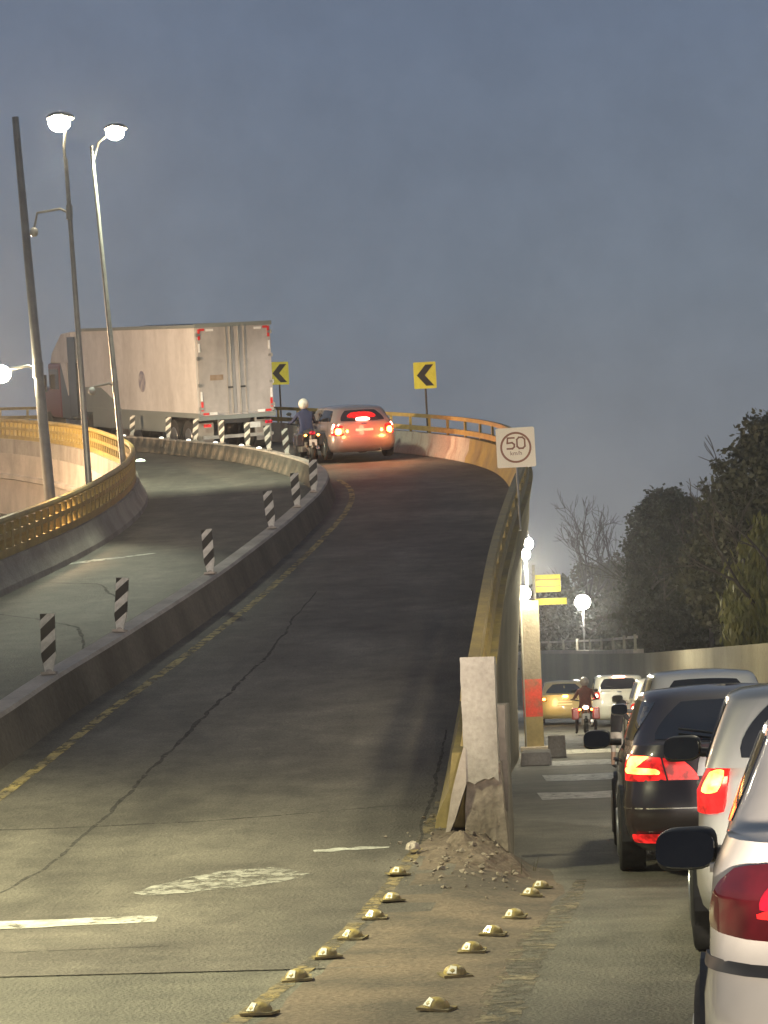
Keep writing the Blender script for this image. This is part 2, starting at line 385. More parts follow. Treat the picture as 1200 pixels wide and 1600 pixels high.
# ------------------------------------------------------------------ ramp parapet on the outer side
def rail_set(parent, path, zs, offs, step, post_h, post_o, mts, r=.05, post_w=.07, lo=.0):
    """rails swept along path and posts between them, every post a part"""
    for h, sec in zs:
        mb = MB(); sweep(mb, path, [(o_ + offs, q + h) for o_, q in sec]); mb.build('rail', mts, parent, smooth=True)
    pp = resample(path, step); t, nr = normals2(pp)
    me = MB().box((0, 0, post_h / 2), (post_w, post_w * .8, post_h)).mesh('post', mts)
    for i, p in enumerate(pp):
        o = part('post', me, parent)
        o.location = (p[0] + nr[i, 0] * offs, p[1] + nr[i, 1] * offs, deck(p[1]) + post_o)
        o.rotation_euler = (0, 0, math.atan2(t[i, 1], t[i, 0]))
par = thing('ramp_parapet', 'concrete parapet with twin yellow rails along the outer ramp edge, behind the braking hatchback', 'parapet')
cut = int(len(RP) * .40)
mb = MB(); sweep(mb, RP[:cut + 1], [(-.30, 0), (-.28, .1), (-.18, .3), (-.14, .6), (.14, .6), (.03, .0), (.0, -.3)]); mb.build('concrete_barrier', YEL_B, par, smooth=20)
mb = MB(); sweep(mb, RP[cut:], [(-.30, 0), (-.28, .1), (-.18, .3), (-.14, .6), (.14, .6), (.03, .0), (.0, -.3)]); mb.build('concrete_barrier', CONC_R, par, smooth=20)
rail_set(par, RP, [(1.06, [(-.06, -.05), (-.05, .05), (.05, .05), (.06, -.05)]), (.72, [(-.07, -.07), (-.05, .06), (.05, .06), (.07, -.07)])], 0.0, 1.5, .5, .57, YEL)
# outer retaining face from the deck down to the lower road
mb = MB(); t, nr = normals2(RP); vs = []
for i, p in enumerate(RP):
    bo = float(np.interp(p[1], [18, 24, 36, 42, 47, 55, 62], [.10, .05, -.12, -.26, -.36, -.3, .0]))
    for o_, z in ((.055, deck(p[1]) + .12), (.035, max(-.1, deck(p[1]) - .22)), (bo, max(-.1, deck(p[1]) - .36)), (bo - .02, -.1), (bo - .14, -.1), (-.05, deck(p[1]) + .02)): vs.append((p[0] + nr[i, 0] * o_, p[1] + nr[i, 1] * o_, z))
mb.add(vs, [(i * 6 + k, i * 6 + (k + 1) % 6, (i + 1) * 6 + (k + 1) % 6, (i + 1) * 6 + k) for i in range(len(RP) - 1) for k in range(6)] + [(0, 1, 2, 3, 4, 5)])
mb.build('retaining_wall', CONC_O, par)

# ------------------------------------------------------------------ parapet of the inner side
ipar = thing('loop_parapet', 'concrete parapet with yellow openwork balustrade curving tightly round the inside of the ramp', 'parapet')
mb = MB(); sweep(mb, LP, [(.32, 0), (.30, .1), (.17, .3), (.12, .48), (-.12, .48), (-.14, -.4), (.0, -.4)]); mb.build('concrete_barrier', CONC, ipar, smooth=20)
rail_set(ipar, LP, [(1.08, circ(.062, 8)), (.82, [(-.04, -.045), (-.04, .045), (.04, .045), (.04, -.045)]), (.545, [(-.06, -.065), (-.06, .06), (.06, .06), (.06, -.065)])], 0.0, .42, .56, .45, YEL, post_w=.12)
mb = MB(); t, nr = normals2(LP); vs = []
for i, p in enumerate(LP):
    d0 = deck(p[1])
    for o_, z in ((-.15, d0 + .02), (-.15, d0 - .62), (-.25, d0 - .66), (-.25, d0 - .78), (-.10, d0 - .82), (-.10, d0 - 3.2), (.05, d0 - 3.2), (.05, d0 + .02)):
        vs.append((p[0] + nr[i, 0] * o_, p[1] + nr[i, 1] * o_, z))
mb.add(vs, [(i * 8 + k, i * 8 + (k + 1) % 8, (i + 1) * 8 + (k + 1) % 8, (i + 1) * 8 + k) for i in range(len(LP) - 1) for k in range(8)])
mb.build('retaining_wall', CONC_P, ipar)
pj = LP[int(len(LP) * .735)]
mb = MB(); mb.tube([(pj[0] + .1, pj[1] - .45, deck(pj[1]) - .75), (pj[0] + .1, pj[1] - .45, deck(pj[1]) - 2.6)], .055); mb.build('drain_pipe', CONC_P, ipar, smooth=True)

# ------------------------------------------------------------------ median barrier with glowing reflectors
med = thing('median_barrier', 'low concrete median barrier with pale top splitting the two ramp lanes', 'barrier')
sec = [(-.24, 0), (-.20, .12), (-.11, .40), (-.10, .44)]
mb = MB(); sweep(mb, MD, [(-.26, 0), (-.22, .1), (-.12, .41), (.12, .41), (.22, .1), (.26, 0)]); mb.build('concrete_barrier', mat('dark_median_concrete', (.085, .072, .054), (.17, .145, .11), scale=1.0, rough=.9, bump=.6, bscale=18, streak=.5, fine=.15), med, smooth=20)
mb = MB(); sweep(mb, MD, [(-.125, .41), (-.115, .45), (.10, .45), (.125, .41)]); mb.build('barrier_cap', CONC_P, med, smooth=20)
dmd = np.r_[0, np.cumsum(np.linalg.norm(np.diff(MD, axis=0), axis=1))]
def md_at_y(y):
    i = int(np.argmin(abs(MD[:, 1] - y))); return MD[i]
me = MB().ellip((0, 0, 0), (.075, .05, .05), 10, 5, z0=0).mesh('glowing_reflector', REFL_L, smooth=True)  # reflectors; the light they throw back is given as emission
for yy in (60.0, 62.0, 64.2, 66.3, 68.4, 70.6, 72.8):
    p = md_at_y(yy); o = part('glowing_reflector', me, med); o.location = (p[0], p[1], deck(p[1]) + .45)

# ------------------------------------------------------------------ delineators
def poly_clip(poly, a, b, c):
    out = []
    for i in range(len(poly)):
        p, q = poly[i], poly[(i + 1) % len(poly)]
        fp, fq = a * p[0] + b * p[1] - c, a * q[0] + b * q[1] - c
        if fp <= 0: out.append(p)
        if fp * fq < 0:
            t = fp / (fp - fq); out.append((p[0] + (q[0] - p[0]) * t, p[1] + (q[1] - p[1]) * t))
    return out
BL = [(-.035, 0), (.035, 0), (.08, .2), (.08, .665), (-.08, .665), (-.08, .2)]
me_blade = MB().prism(BL, -.012, .012).mesh('blade', WHITE_P)
stripes = []
for s0, s1 in ((.245, .375), (.50, .64), (.735, .9)):
    q = poly_clip(poly_clip(BL, -.9, 1, s1 - .07), .9, -1, -(s0 - .07))
    if len(q) > 2: stripes.append(MB().prism(q, -.015, .015).mesh('stripe', BLACK_P))
me_foot = MB().box((0, 0, .015), (.16, .12, .03)).ellip((0, 0, .03), (.045, .04, .03), 8, 3, z0=0).mesh('foot', CONC_P)
ORD = ['first', 'second', 'third', 'fourth', 'fifth', 'sixth', 'seventh', 'eighth', 'ninth', 'tenth', 'eleventh', 'twelfth', 'thirteenth', 'fourteenth']
near_y = [24.8, 27.55, 33.2, 39.2, 42.8, 45.9]
far_y = [57.0, 59.2, 61.4, 63.6, 65.8, 68.0, 70.2]
for i, yy in enumerate(near_y + far_y):
    p = md_at_y(yy)
    lab = ('striped delineator on the median barrier, %s counted from the near end' % ORD[i])
    if i == 0: lab = 'black and white striped delineator standing nearest on the pale median barrier'
    d = thing('delineator', lab, 'delineator', (p[0], p[1], deck(p[1]) + .45), random.uniform(-.25, .25), 'striped delineators on the median barrier')
    d.rotation_euler[1] = random.uniform(-.09, .07); d.rotation_euler[0] = random.uniform(-.08, .08)
    b = part('blade', me_blade, d); part('foot', me_foot, d)
    for s in stripes: part('stripe', s, b)

# ------------------------------------------------------------------ lit stud and bits in the left lane
tag(MB().ellip((-11.65, 64.3, deck(64.3) + .004), (.14, .12, .07), 12, 5, z0=0).build('road_stud', STUD_G, smooth=True), 'greenish lit road stud on the asphalt near the loop parapet', 'road stud')

# ------------------------------------------------------------------ end block of the parapet
blk = thing('parapet_end_block', 'broken concrete end block at the foot of the ramp parapet', 'concrete block', (-.62, 18.0, 0))
def rough_block(mb, lo, hi, n=(5, 5, 9), amp=.012, bottom_rag=0.0, taper=0.0, rx=0.0):
    nx, ny, nz = n
    def pt(i, j, k):
        u, v, w = i / nx, j / ny, k / nz
        g = 1 + taper * (1 - w)
        x = (lo[0] + (hi[0] - lo[0]) * u); cx = (lo[0] + hi[0]) / 2; x = cx + (x - cx) * g
        y = lo[1] + (hi[1] - lo[1]) * v; z = lo[2] + (hi[2] - lo[2]) * w
        r = random.Random(i * 7919 + j * 104729 + k * 1299709)
        if k == 0: z += bottom_rag * (r.random() - .2) - bottom_rag * (1 - u) * .6
        return (x + r.uniform(-amp, amp), y + r.uniform(-amp, amp), z + r.uniform(-amp, amp) * .5)
    def grid(f, a, b):
        vs = [f(i, j) for j in range(b + 1) for i in range(a + 1)]
        mb.add(vs, [(j * (a + 1) + i, j * (a + 1) + i + 1, (j + 1) * (a + 1) + i + 1, (j + 1) * (a + 1) + i) for j in range(b) for i in range(a)])
    grid(lambda i, k: pt(i, 0, k), nx, nz); grid(lambda i, k: pt(i, ny, k), nx, nz)
    grid(lambda j, k: pt(0, j, k), ny, nz); grid(lambda j, k: pt(nx, j, k), ny, nz)
    grid(lambda i, j: pt(i, j, 0), nx, ny); grid(lambda i, j: pt(i, j, nz), nx, ny)
    return mb
rough_block(MB(), (-.135, -.05, .72), (.135, .45, 1.69), n=(7, 5, 16), amp=.0025, bottom_rag=.05).build('cement_cladding', CONC_C, blk, smooth=45)
rough_block(MB(), (-.115, -.01, .0), (.15, .60, .85), n=(5, 5, 10), amp=.006, taper=.42).build('broken_core', CONC_B, blk, smooth=50)
mb = MB(); mb.prism([(-.135, .98), (-.115, .98), (-.12, .70), (-.22, .42), (-.36, .12), (-.38, .04), (-.30, .30), (-.24, .62), (-.19, .80)], -.06, .30); mb.build('cement_fin', CONC_P, blk)
rough_block(MB(), (-.02, .46, .0), (.19, 2.2, 1.30), n=(3, 8, 6), amp=.01).build('side_slab', CONC_D, blk)
# rubble and dirt at its foot
def lump(name, c, r, m_, seed, label, cat, group=None):
    rr = random.Random(seed); mb = MB(); mb.ellip((0, 0, 0), r, 18, 7, z0=-.2)
    mb.v = [(x * (1 + .14 * math.sin(9 * y / r[1] + seed) + rr.uniform(-.05, .05)), y * (1 + .12 * math.sin(7 * x / r[0] + seed) + rr.uniform(-.05, .05)), z * (1 + rr.uniform(-.12, .12))) for x, y, z in mb.v]
    o = mb.build(name, m_); o.location = c; return tag(o, label, cat, group)
mb = MB(); n_ = 26; rr = np.random.default_rng(4); hh = rr.normal(0, 1, (n_ + 1, n_ + 1))
for _ in range(2): hh = (hh + np.roll(hh, 1, 0) + np.roll(hh, 1, 1) + np.roll(hh, -1, 0) + np.roll(hh, -1, 1)) / 5
vs = []
for b_ in range(n_ + 1):
    for a_ in range(n_ + 1):
        u, v = a_ / n_ * 2 - 1, b_ / n_ * 2 - 1; e_ = max(0, 1 - (u * u + v * v) ** 1.2)
        x, y = -.68 + u * .46, 17.45 + v * .85
        vs.append((x, y, gz(x, y) + e_ * (.03 + .11 * abs(hh[b_, a_])) - .008))
mb.add(vs, [(b_ * (n_ + 1) + a_, b_ * (n_ + 1) + a_ + 1, (b_ + 1) * (n_ + 1) + a_ + 1, (b_ + 1) * (n_ + 1) + a_) for b_ in range(n_) for a_ in range(n_)])
tag(mb.build('dirt_pile', DIRT, smooth=True), 'low heap of dirt and dry weeds at the foot of the broken end block', 'dirt', kind='stuff')
lump('concrete_chunk', (-1.13, 17.2, .27), (.05, .06, .05), CONC_P, 5, 'small pale chunk of concrete beside the yellow gore line', 'concrete chunk')
lump('concrete_chunk', (-.42, 17.05, .03), (.07, .07, .06), CONC_P, 6, 'pale chunk of concrete at the right foot of the end block', 'concrete chunk')
# gore surface: dirt-brown sheet between the two stud rows
mb = MB(); gy = np.linspace(5.5, 18.2, 44); gl = np.interp(gy, [5.5, 10.5, 13, 16, 18.2], [-1.75, -1.40, -1.25, -1.08, -1.0]); gr = np.interp(gy, [5.5, 10.5, 13, 16, 18.2], [-.45, -.38, -.25, -.02, -.1])
vs = []
for y, a, b in zip(gy, gl, gr):
    for k in range(7):
        x = a + (b - a) * k / 6 + random.uniform(-.03, .03); z = gz(x, y) + .0012
        vs.append((x, y, z))
mb.add(vs, [(j * 7 + i, j * 7 + i + 1, (j + 1) * 7 + i + 1, (j + 1) * 7 + i) for j in range(43) for i in range(6)])
tag(mb.build('gore_dirt', GORE, smooth=True), kind='structure')
mb = MB(); rb = np.random.default_rng(9)
for _ in range(170):
    x, y = -.74 + rb.normal(0, .26), 17.0 + rb.normal(0, .75); r_ = float(rb.uniform(.006, .03)) if rb.random() < .95 else float(rb.uniform(.03, .045))
    q = np.array([(1, 0, 0), (-1, 0, 0), (0, 1, 0), (0, -1, 0), (0, 0, 1), (0, 0, -1)]) * r_ * rb.uniform(.5, 1.2, (6, 1)); a_ = rb.uniform(0, 6.28)
    q = np.array([(Matrix.Rotation(a_ * 2.3, 3, Vector((1, .7, .2)).normalized()) @ Vector(v))[:] for v in q]) * np.array([1, 1, .7])
    zb_ = gz(x, y) + .035 * max(0, 1 - (((x + .70) / .55) ** 2 + ((y - 17.45) / 1.0) ** 2) ** 1.2) + r_ * .3
    mb.add([(x + p[0] * math.cos(a_) - p[1] * math.sin(a_), y + p[0] * math.sin(a_) + p[1] * math.cos(a_), zb_ + p[2]) for p in q], [(0, 2, 4), (2, 1, 4), (1, 3, 4), (3, 0, 4), (2, 0, 5), (1, 2, 5), (3, 1, 5), (0, 3, 5)])
tag(mb.build('rubble', CONC_B), 'loose rubble and chips of concrete scattered at the end block', 'rubble', kind='stuff')
# dry weed tufts
mb = MB()
for i in range(240):
    x, y = -.75 + random.gauss(0, .17), 17.25 + random.gauss(0, .3); h = random.uniform(.03, .14); a = random.uniform(0, 2 * PI); l = random.uniform(.01, .06)
    mb.add([(x - .004, y, .06), (x + .004, y, .06), (x + math.cos(a) * l, y + math.sin(a) * l, .08 + h)], [(0, 1, 2)])
tag(mb.build('dry_weeds', LEAF3), 'dry weeds sprouting from the dirt at the end block', 'weeds', kind='stuff')

# ------------------------------------------------------------------ domed road studs
me_dome = MB().ellip((0, 0, .012), (.060, .060, .046), 18, 7, z0=0).mesh('dome', mat('worn_stud_yellow', (.44, .33, .09), (.20, .16, .07), scale=14, rough=.45, bump=.4, bscale=40, coat=.3), smooth=True)
me_base = MB().box((0, 0, .006), (.155, .13, .012)).mesh('base', mat('worn_stud_base', (.26, .20, .08), (.12, .10, .06), scale=10, rough=.8, bump=.4))
me_ref = MB().prism([(-.026, .0), (.026, .0), (.022, .040), (-.010, .044)], -.008, .008).mesh('reflector', mat('stud_reflector', (.85, .82, .70), rough=.2, coat=.6))
rowA = [(-1.16, 16.3), (-1.16, 15.15), (-1.21, 14.35), (-1.27, 13.45), (-1.33, 12.67), (-1.40, 11.77), (-1.44, 10.55)]
rowB = [(-.19, 16.45), (-.25, 15.85), (-.34, 14.45), (-.44, 13.5), (-.51, 12.72), (-.58, 11.78), (-.60, 10.6)]
for row, nm in ((rowA, 'on the ramp line'), (rowB, 'on the lower road line')):
    for i, (x, y) in enumerate(reversed(row)):
        z = gz(x, y) + .008
        lab = 'yellow domed road stud %s, %s from the near end' % (nm, ORD[i])
        s = thing('domed_stud', lab, 'road stud', (x + random.uniform(-.02, .02), y + random.uniform(-.06, .06), z - .003), random.uniform(-.4, .4), 'yellow domed studs edging the gore')
        s.rotation_euler[0] = random.uniform(-.06, .06); s.rotation_euler[1] = random.uniform(-.08, .08)
        part('base', me_base, s); part('dome', me_dome, s)
        rf = part('reflector', me_ref, s); rf.location = (-.031, -.043, .016); rf.rotation_euler = (R(-35), 0, R(-32))

# ------------------------------------------------------------------ signs
def font_mesh(txt, size, name, m_, extr=.002):
    cu = bpy.data.curves.new(name, 'FONT'); cu.body = txt; cu.size = size; cu.extrude = extr; cu.align_x = 'CENTER'; cu.align_y = 'CENTER'
    o = bpy.data.objects.new(name, cu); link(o)
    me = bpy.data.meshes.new_from_object(o.evaluated_get(bpy.context.evaluated_depsgraph_get()))
    bpy.data.objects.remove(o); me.materials.clear(); me.materials.append(m_); return me
def rpanel(w, h, r, y0, y1, m_, name, n=5):
    poly = []
    for cx_, cz, a0 in ((w / 2 - r, h / 2 - r, 0), (-w / 2 + r, h / 2 - r, 90), (-w / 2 + r, -h / 2 + r, 180), (w / 2 - r, -h / 2 + r, 270)):
        for k in range(n + 1): a = R(a0 + 90 * k / n); poly.append((cx_ + r * math.cos(a), cz + r * math.sin(a)))
    return MB().prism(poly, y0, y1).mesh(name, m_)
sp = RP[np.argmin(abs(RP[:, 1] - 36.6))]
sg = thing('speed_limit_sign', 'square white speed limit sign reading 50 km/h on the ramp parapet', 'sign', (sp[0] + .16, sp[1], deck(sp[1]) + .6), R(2))
sg.rotation_euler[1] = R(-1.0)
mb = MB(); mb.tube([(0, .03, -.05), (0, .03, 1.5)], .018); mb.build('post', STEEL, sg, smooth=True)
cz = 1.28
pn = part('panel', rpanel(.62, .64, .03, -.006, .006, SIGN_W, 'panel'), sg); pn.location = (0, 0, cz)
mb = MB(); mb.ring((0, 0, 0), .218, .25, -.011, -.006); rg = mb.build('ring', SIGN_BR, pn)
def sd_text(me, parent, loc):
    o = part('lettering', me, parent); o.location = loc; o.rotation_euler = (R(90), 0, 0); return o
# wide-set digits drawn as strokes
def stroke_mesh(lines, w, m_, name):
    mb = MB()
    for ln in lines:
        for a, b in zip(ln[:-1], ln[1:]):
            d = Vector((b[0] - a[0], b[1] - a[1])).normalized(); e = Vector((-d.y, d.x)) * w / 2; d *= w * .5
            mb.prism([(a[0] - d.x + e.x, a[1] - d.y + e.y), (b[0] + d.x + e.x, b[1] + d.y + e.y), (b[0] + d.x - e.x, b[1] + d.y - e.y), (a[0] - d.x - e.x, a[1] - d.y - e.y)], -.010, -.0055)
    return mb.mesh(name, m_)
five = [(.062, .155), (-.04, .155), (-.048, .072), (.03, .078), (.062, .05), (.062, .01), (.03, -.018), (-.05, -.018)]
five = [(x - .085, z + .0) for x, z in five]
zero = [(-.03, .158), (.03, .158), (.062, .125), (.062, .015), (.03, -.018), (-.03, -.018), (-.062, .015), (-.062, .125), (-.03, .158)]
zero = [(x + .085, z) for x, z in zero]
part('digit', stroke_mesh([five], .026, SIGN_BR, 'digit'), pn); part('digit', stroke_mesh([zero], .026, SIGN_BR, 'digit'), pn)
sd_text(font_mesh('km/h', .095, 'lettering', SIGN_BR), pn, (0, -.009, -.095))
def chevron(label, y, z_off, rz, x_off=0.0, w=.62, h=.74):
    p = RP[np.argmin(abs(RP[:, 1] - y))]
    s = thing('chevron_sign', label, 'sign', (p[0] + x_off, p[1] + .25, deck(p[1]) + .6), rz, 'yellow chevron signs on the ramp parapet')
    s.rotation_euler[1] = R(-1)
    mb = MB(); mb.tube([(0, .03, -.4), (0, .03, z_off)], .028); mb.build('post', mat('dark_post', (.05, .04, .03), rough=.6), s, smooth=True)
    q = part('panel', rpanel(w, h, .03, -.006, .006, SIGN_Y, 'panel'), s); q.location = (0, 0, z_off)
    mb = MB(); mb.ring((0, 0, 0), 0, 0, 0, 0, n=3); 
    a, t = h * .40, .22
    mb = MB(); mb.prism([(-w * .36, 0), (w * .04, a), (w * .04 + t, a), (-w * .36 + t, 0)], -.010, -.006)
    mb.prism([(-w * .36, 0), (-w * .36 + t, 0), (w * .04 + t, -a), (w * .04, -a)], -.010, -.006)
    part('chevron', mb.mesh('chevron', BLACK_P), q)
    return s
chevron('yellow chevron sign with black arrow standing alone above the ramp rail', 62.6, 1.60, R(4), .25)
chevron('yellow chevron sign with black arrow half hidden beside the tail of the trailer', 72.6, 1.62, R(14), .2)

# ------------------------------------------------------------------ street lamps of the loop
def lamp_light(name, loc, power, color, parent, spot=None, rad=.28, tilt=(0, 0, 0)):
    d = bpy.data.lights.new(name, 'SPOT' if spot else 'POINT'); d.energy = power; d.color = color; d.shadow_soft_size = rad
    if spot: d.spot_size = R(spot); d.spot_blend = .6
    o = link(bpy.data.objects.new(name, d)); o.location = loc; o.rotation_euler = tilt
    if parent: o.parent = parent
    return o
def head_mesh(sz, m_): return MB().ellip((0, 0, 0), sz, 18, 9).mesh('lamp_glass', m_, smooth=True)
def street_lamp(label, x, y, z0, lean, hgt, r0, r1, top=None, arm=None):
    s = thing('street_lamp', label, 'street lamp', (x, y, z0), 0, 'tall lamp posts on the loop parapet')
    def at(h): return (lean * h, 0, h)
    mb = MB(); hs = np.linspace(0, hgt, 9); mb.tube([at(h) for h in hs], [r0 + (r1 - r0) * h / hgt for h in hs], 12); mb.build('pole', STEEL, s, smooth=True)
    mb = MB(); mb.box((0, 0, .03), (.34, .34, .06)); mb.build('base_plate', STEEL, s)
    if top:                                   # (dx, dz, lit)
        hx, hz = lean * hgt + top[0], hgt + top[1]
        mb = MB(); mb.tube([at(hgt - .4), (lean * hgt + top[0] * .3, 0, hgt + top[1] * .3), (hx + .12 * (-1 if top[0] > 0 else 1), 0, hz)], .03, 8); a = mb.build('lamp_arm', STEEL, s, smooth=True)
        mb = MB(); mb.ellip((hx, .05, hz + .12), (.28, .24, .12), 16, 6, z0=-.1); mb.build('lamp_housing', STEEL, s, smooth=True)
        g = part('lamp_glass', head_mesh((.22, .20, .18), L_WARM), s); g.location = (hx, -.05, hz)
        lamp_light('lamp_light', (hx, -.1, hz - .42), PW['high'] * top[4], top[2], s, spot=top[5], tilt=top[3], rad=.4)
    if arm:                                   # (height, dx, lit, drop)
        h, dx, lit, drop = arm; bx_ = lean * h
        mb = MB(); mb.tube([(bx_, 0, h - .10), (bx_ + dx * .25, 0, h), (bx_ + dx * .9, 0, h - .06), (bx_ + dx, 0, h - .1 - drop)], .026, 8); mb.build('lamp_arm', STEEL, s, smooth=True)
        mb = MB(); mb.tube([(bx_, 0, h - .22), (bx_, 0, h + .06)], r0 * .95, 10); mb.build('bracket', STEEL, s, smooth=True)
        if lit:
            g = part('lamp_glass', head_mesh((.19, .18, .16), L_WARM), s); g.location = (bx_ + dx, 0, h - .12)
            lamp_light('lamp_light', (bx_ + dx, .0, h - .45), PW['arm'], (1, .66, .36), s, spot=130, tilt=(0, R(28), 0))
        else:
            mb = MB(); mb.ellip((bx_ + dx, 0, h - .14 - drop), (.09, .09, .10), 12, 6); mb.build('lamp_glass', L_OFF, s, smooth=True)
    return s
YL = (.92, 1, .74)
street_lamp('thickest of the three tall lamp posts, with a lit lamp on a low side arm', -8.72, 39.4, deck(39.4) + .45, -.068, 7.5, .105, .06, None, (3.02, -.68, True, .0))
street_lamp('slim tall lamp post with lit top lamp and small unlit globe on an arm', -8.98, 44.0, deck(44) + .45, -.047, 7.0, .07, .04, (-.10, .72, YL, (R(-37), R(4), 0), 1.0, 56), (6.0, -.72, False, .3))
street_lamp('tall lamp post in front of the white trailer, lit at its top', -9.85, 52.2, deck(52.2) + .5, -.074, 7.75, .075, .04, (.58, .28, YL, (R(38), R(8), 0), 1.3, 105), (2.1, -.55, False, .02))

# a street lamp of the same road, beside the camera car, throws the light on the foreground
def plain_lamp(label, x, y, h, dx, power, col, gm, spot=None, base=0.0, grp=None, hs=(.34, .2, .14), r=.07, rad=.28):
    s = thing('street_lamp', label, 'street lamp', (x, y, base), 0, grp)
    mb = MB(); mb.tube([(0, 0, 0), (0, 0, h * .6), (0, 0, h)], [r, r * .8, r * .6], 10); mb.build('pole', STEEL, s, smooth=True)
    if dx: mb = MB(); mb.tube([(0, 0, h - .2), (dx * .5, 0, h), (dx, 0, h + .05)], .03, 8); mb.build('lamp_arm', STEEL, s, smooth=True)
    g = part('lamp_glass', head_mesh(hs, gm), s); g.location = (dx, 0, h)
    lamp_light('lamp_light', (dx, -.02, h - hs[2] - .15), power, col, s, spot=spot, rad=rad)
    return s
plain_lamp('street lamp at the near left kerb beside the ramp entry', -8.4, 13.5, 7.5, 1.2, PW['rear_street'], (1, .95, .58), L_WARM, spot=118)

plain_lamp('orange street lamp standing inside the loop left of the balustrade', -18.4, 57.5, 4.4, 1.0, PW['loop'], (1, .68, .40), L_WARM, base=deck(57.5) - 1.9)
plain_lamp('unseen street lamp added on the right roadside wall to light the ramp parapet', 5.05, 21.5, 7.2, -1.4, PW['side'], (1, .90, .60), L_WARM, spot=125, rad=.7)  # out of view, added to light the outer parapet and lower road
# ------------------------------------------------------------------ headlights of the camera car, plus spots added for the signs
for hx in (-.62, .62):
    h = lamp_light('headlight_beam', (hx, 1.2, .72), PW['head'], (1, .86, .72), None, spot=50, rad=.06)
    h.rotation_euler = (R(90 + 2.0), 0, R(-5 if hx > 0 else 0))
    h = lamp_light('sign_spot_light', (hx, 1.2, .74), PW['sign_spot'], (1, .86, .74), None, spot=18, rad=.06)  # narrow spot added to brighten the signs and the trailer
    h.rotation_euler = (R(90 + 7.6), 0, R(4.6))

# ------------------------------------------------------------------ right-hand wall, underpass, pier, far lamps
WP = spline([(5.4, 8), (4.9, 20), (4.55, 35), (4.2, 45), (3.75, 60), (3.1, 80), (2.2, 97), (.8, 112), (-1.5, 126), (-6, 140)], 1.2)
rw = thing('roadside_wall', 'long grey concrete retaining wall along the right side of the lower road', 'wall')
rp = resample(WP, 3.0)
def wall_top(y): return np.interp(y, [8, 45, 80, 100, 126], [2.0, 2.05, 2.27, 2.5, 2.9])
for i in range(len(rp) - 1):
    a, b = rp[i], rp[i + 1]; d = (b - a) / np.linalg.norm(b - a); a2, b2 = a + d * .012, b - d * .012
    nrm = np.array([d[1], -d[0]]); mb = MB()
    vs = [(*(q + nrm * o_), z) for q in (a2, b2) for o_, z in ((0, -.05), (0, wall_top(q[1])), (.28, wall_top(q[1])), (.28, -.05))]
    mb.add(vs, [(0, 1, 2, 3), (7, 6, 5, 4), (0, 4, 5, 1), (1, 5, 6, 2), (2, 6, 7, 3)]); mb.build('wall_panel', CONC_W, rw)
mb = MB(); sel = WP[WP[:, 1] > 84]
sweep(mb, np.c_[sel, wall_top(sel[:, 1])], [(-.08, .0), (-.08, .16), (.3, .16), (.3, .0)]); mb.build('coping', CONC_P, rw)
mb = MB(); sweep(mb, np.c_[sel, wall_top(sel[:, 1]) + .55], [(-.0, .0), (-.0, .10), (.1, .10), (.1, .0)]); mb.build('hand_rail', CONC_P, rw)
me = MB().box((0, 0, .3), (.1, .1, .6)).mesh('rail_post', CONC_W)
for q in resample(sel, 5.0): o = part('rail_post', me, rw); o.location = (q[0], q[1], wall_top(q[1]) + .1)

pier = thing('concrete_pier', 'slender concrete pier with a painted red light reflection beside the ramp wall', 'pier', (-.52, 48, 0))
RED_REFLECTION = mat('red_reflection_paint', (.55, .05, .03), (.20, .10, .065), scale=3.5, rough=.6, bump=.3, bscale=20, lo=.46, hi=.68, fine=.15)  # red light reflected on the pier, painted in as a band of colour
mb = MB(); mb.box((0, 0, .36), (.40, .40, .72)); mb.build('pier_shaft', CONC_O, pier)
mb = MB(); mb.box((0, 0, 1.11), (.402, .402, .78)); mb.build('painted_reflection', RED_REFLECTION, pier)
mb = MB(); mb.box((0, 0, 2.32), (.40, .40, 1.64)); mb.build('pier_shaft', CONC_D, pier)
mb = MB(); mb.box((.02, -.02, .05), (.62, .62, .10)); mb.build('plinth', CONC_P, pier, bevel=.015)
g = part('lamp_glass', head_mesh((.17, .12, .15), L_WARM), pier); g.location = (-.12, -.30, 3.30)
mb = MB(); mb.tube([(-.17, -.22, .1), (-.17, -.22, 3.1), (-.12, -.08, 3.28)], .018, 8); mb.build('conduit', STEEL, pier, smooth=True)
lamp_light('lamp_light', (.25, -1.3, 3.5), PW['post'], (1, .90, .62), pier)
blkm = lambda lab, x, y, d: tag(MB().box((0, 0, d[2] / 2), d, taper=.9).build('concrete_block', CONC, None, bevel=.02), lab, 'concrete block')
o = blkm('squat concrete block on the lower road beside the foot of the pier', 0, 0, (.36, .36, .42)); o.location = (-.05, 43.8, 0)
o = blkm('low broad concrete kerb block on the lower road before the pier', 0, 0, (.55, 2.2, .22)); o.location = (-.42, 41.0, 0)

pl = plain_lamp('street lamp with twin bright heads above the yellow sign by the pier', -.72, 63, 4.95, 0, PW['twin'], (1, .92, .70), L_LED, hs=(.12, .10, .15))
g = part('lamp_glass', head_mesh((.12, .10, .15), L_LED), pl); g.location = (.10, 0, 5.24)
mb = MB(); mb.tube([(0, 0, 4.95), (.10, 0, 5.24), (.08, 0, 5.8)], .02); mb.build('lamp_arm', STEEL, pl)
plain_lamp('street lamp shining bright white in front of the trees above the far traffic', 1.36, 108, 5.05, 0, PW['far'], (1, .97, .88), L_LED, hs=(.36, .30, .34), r=.05)

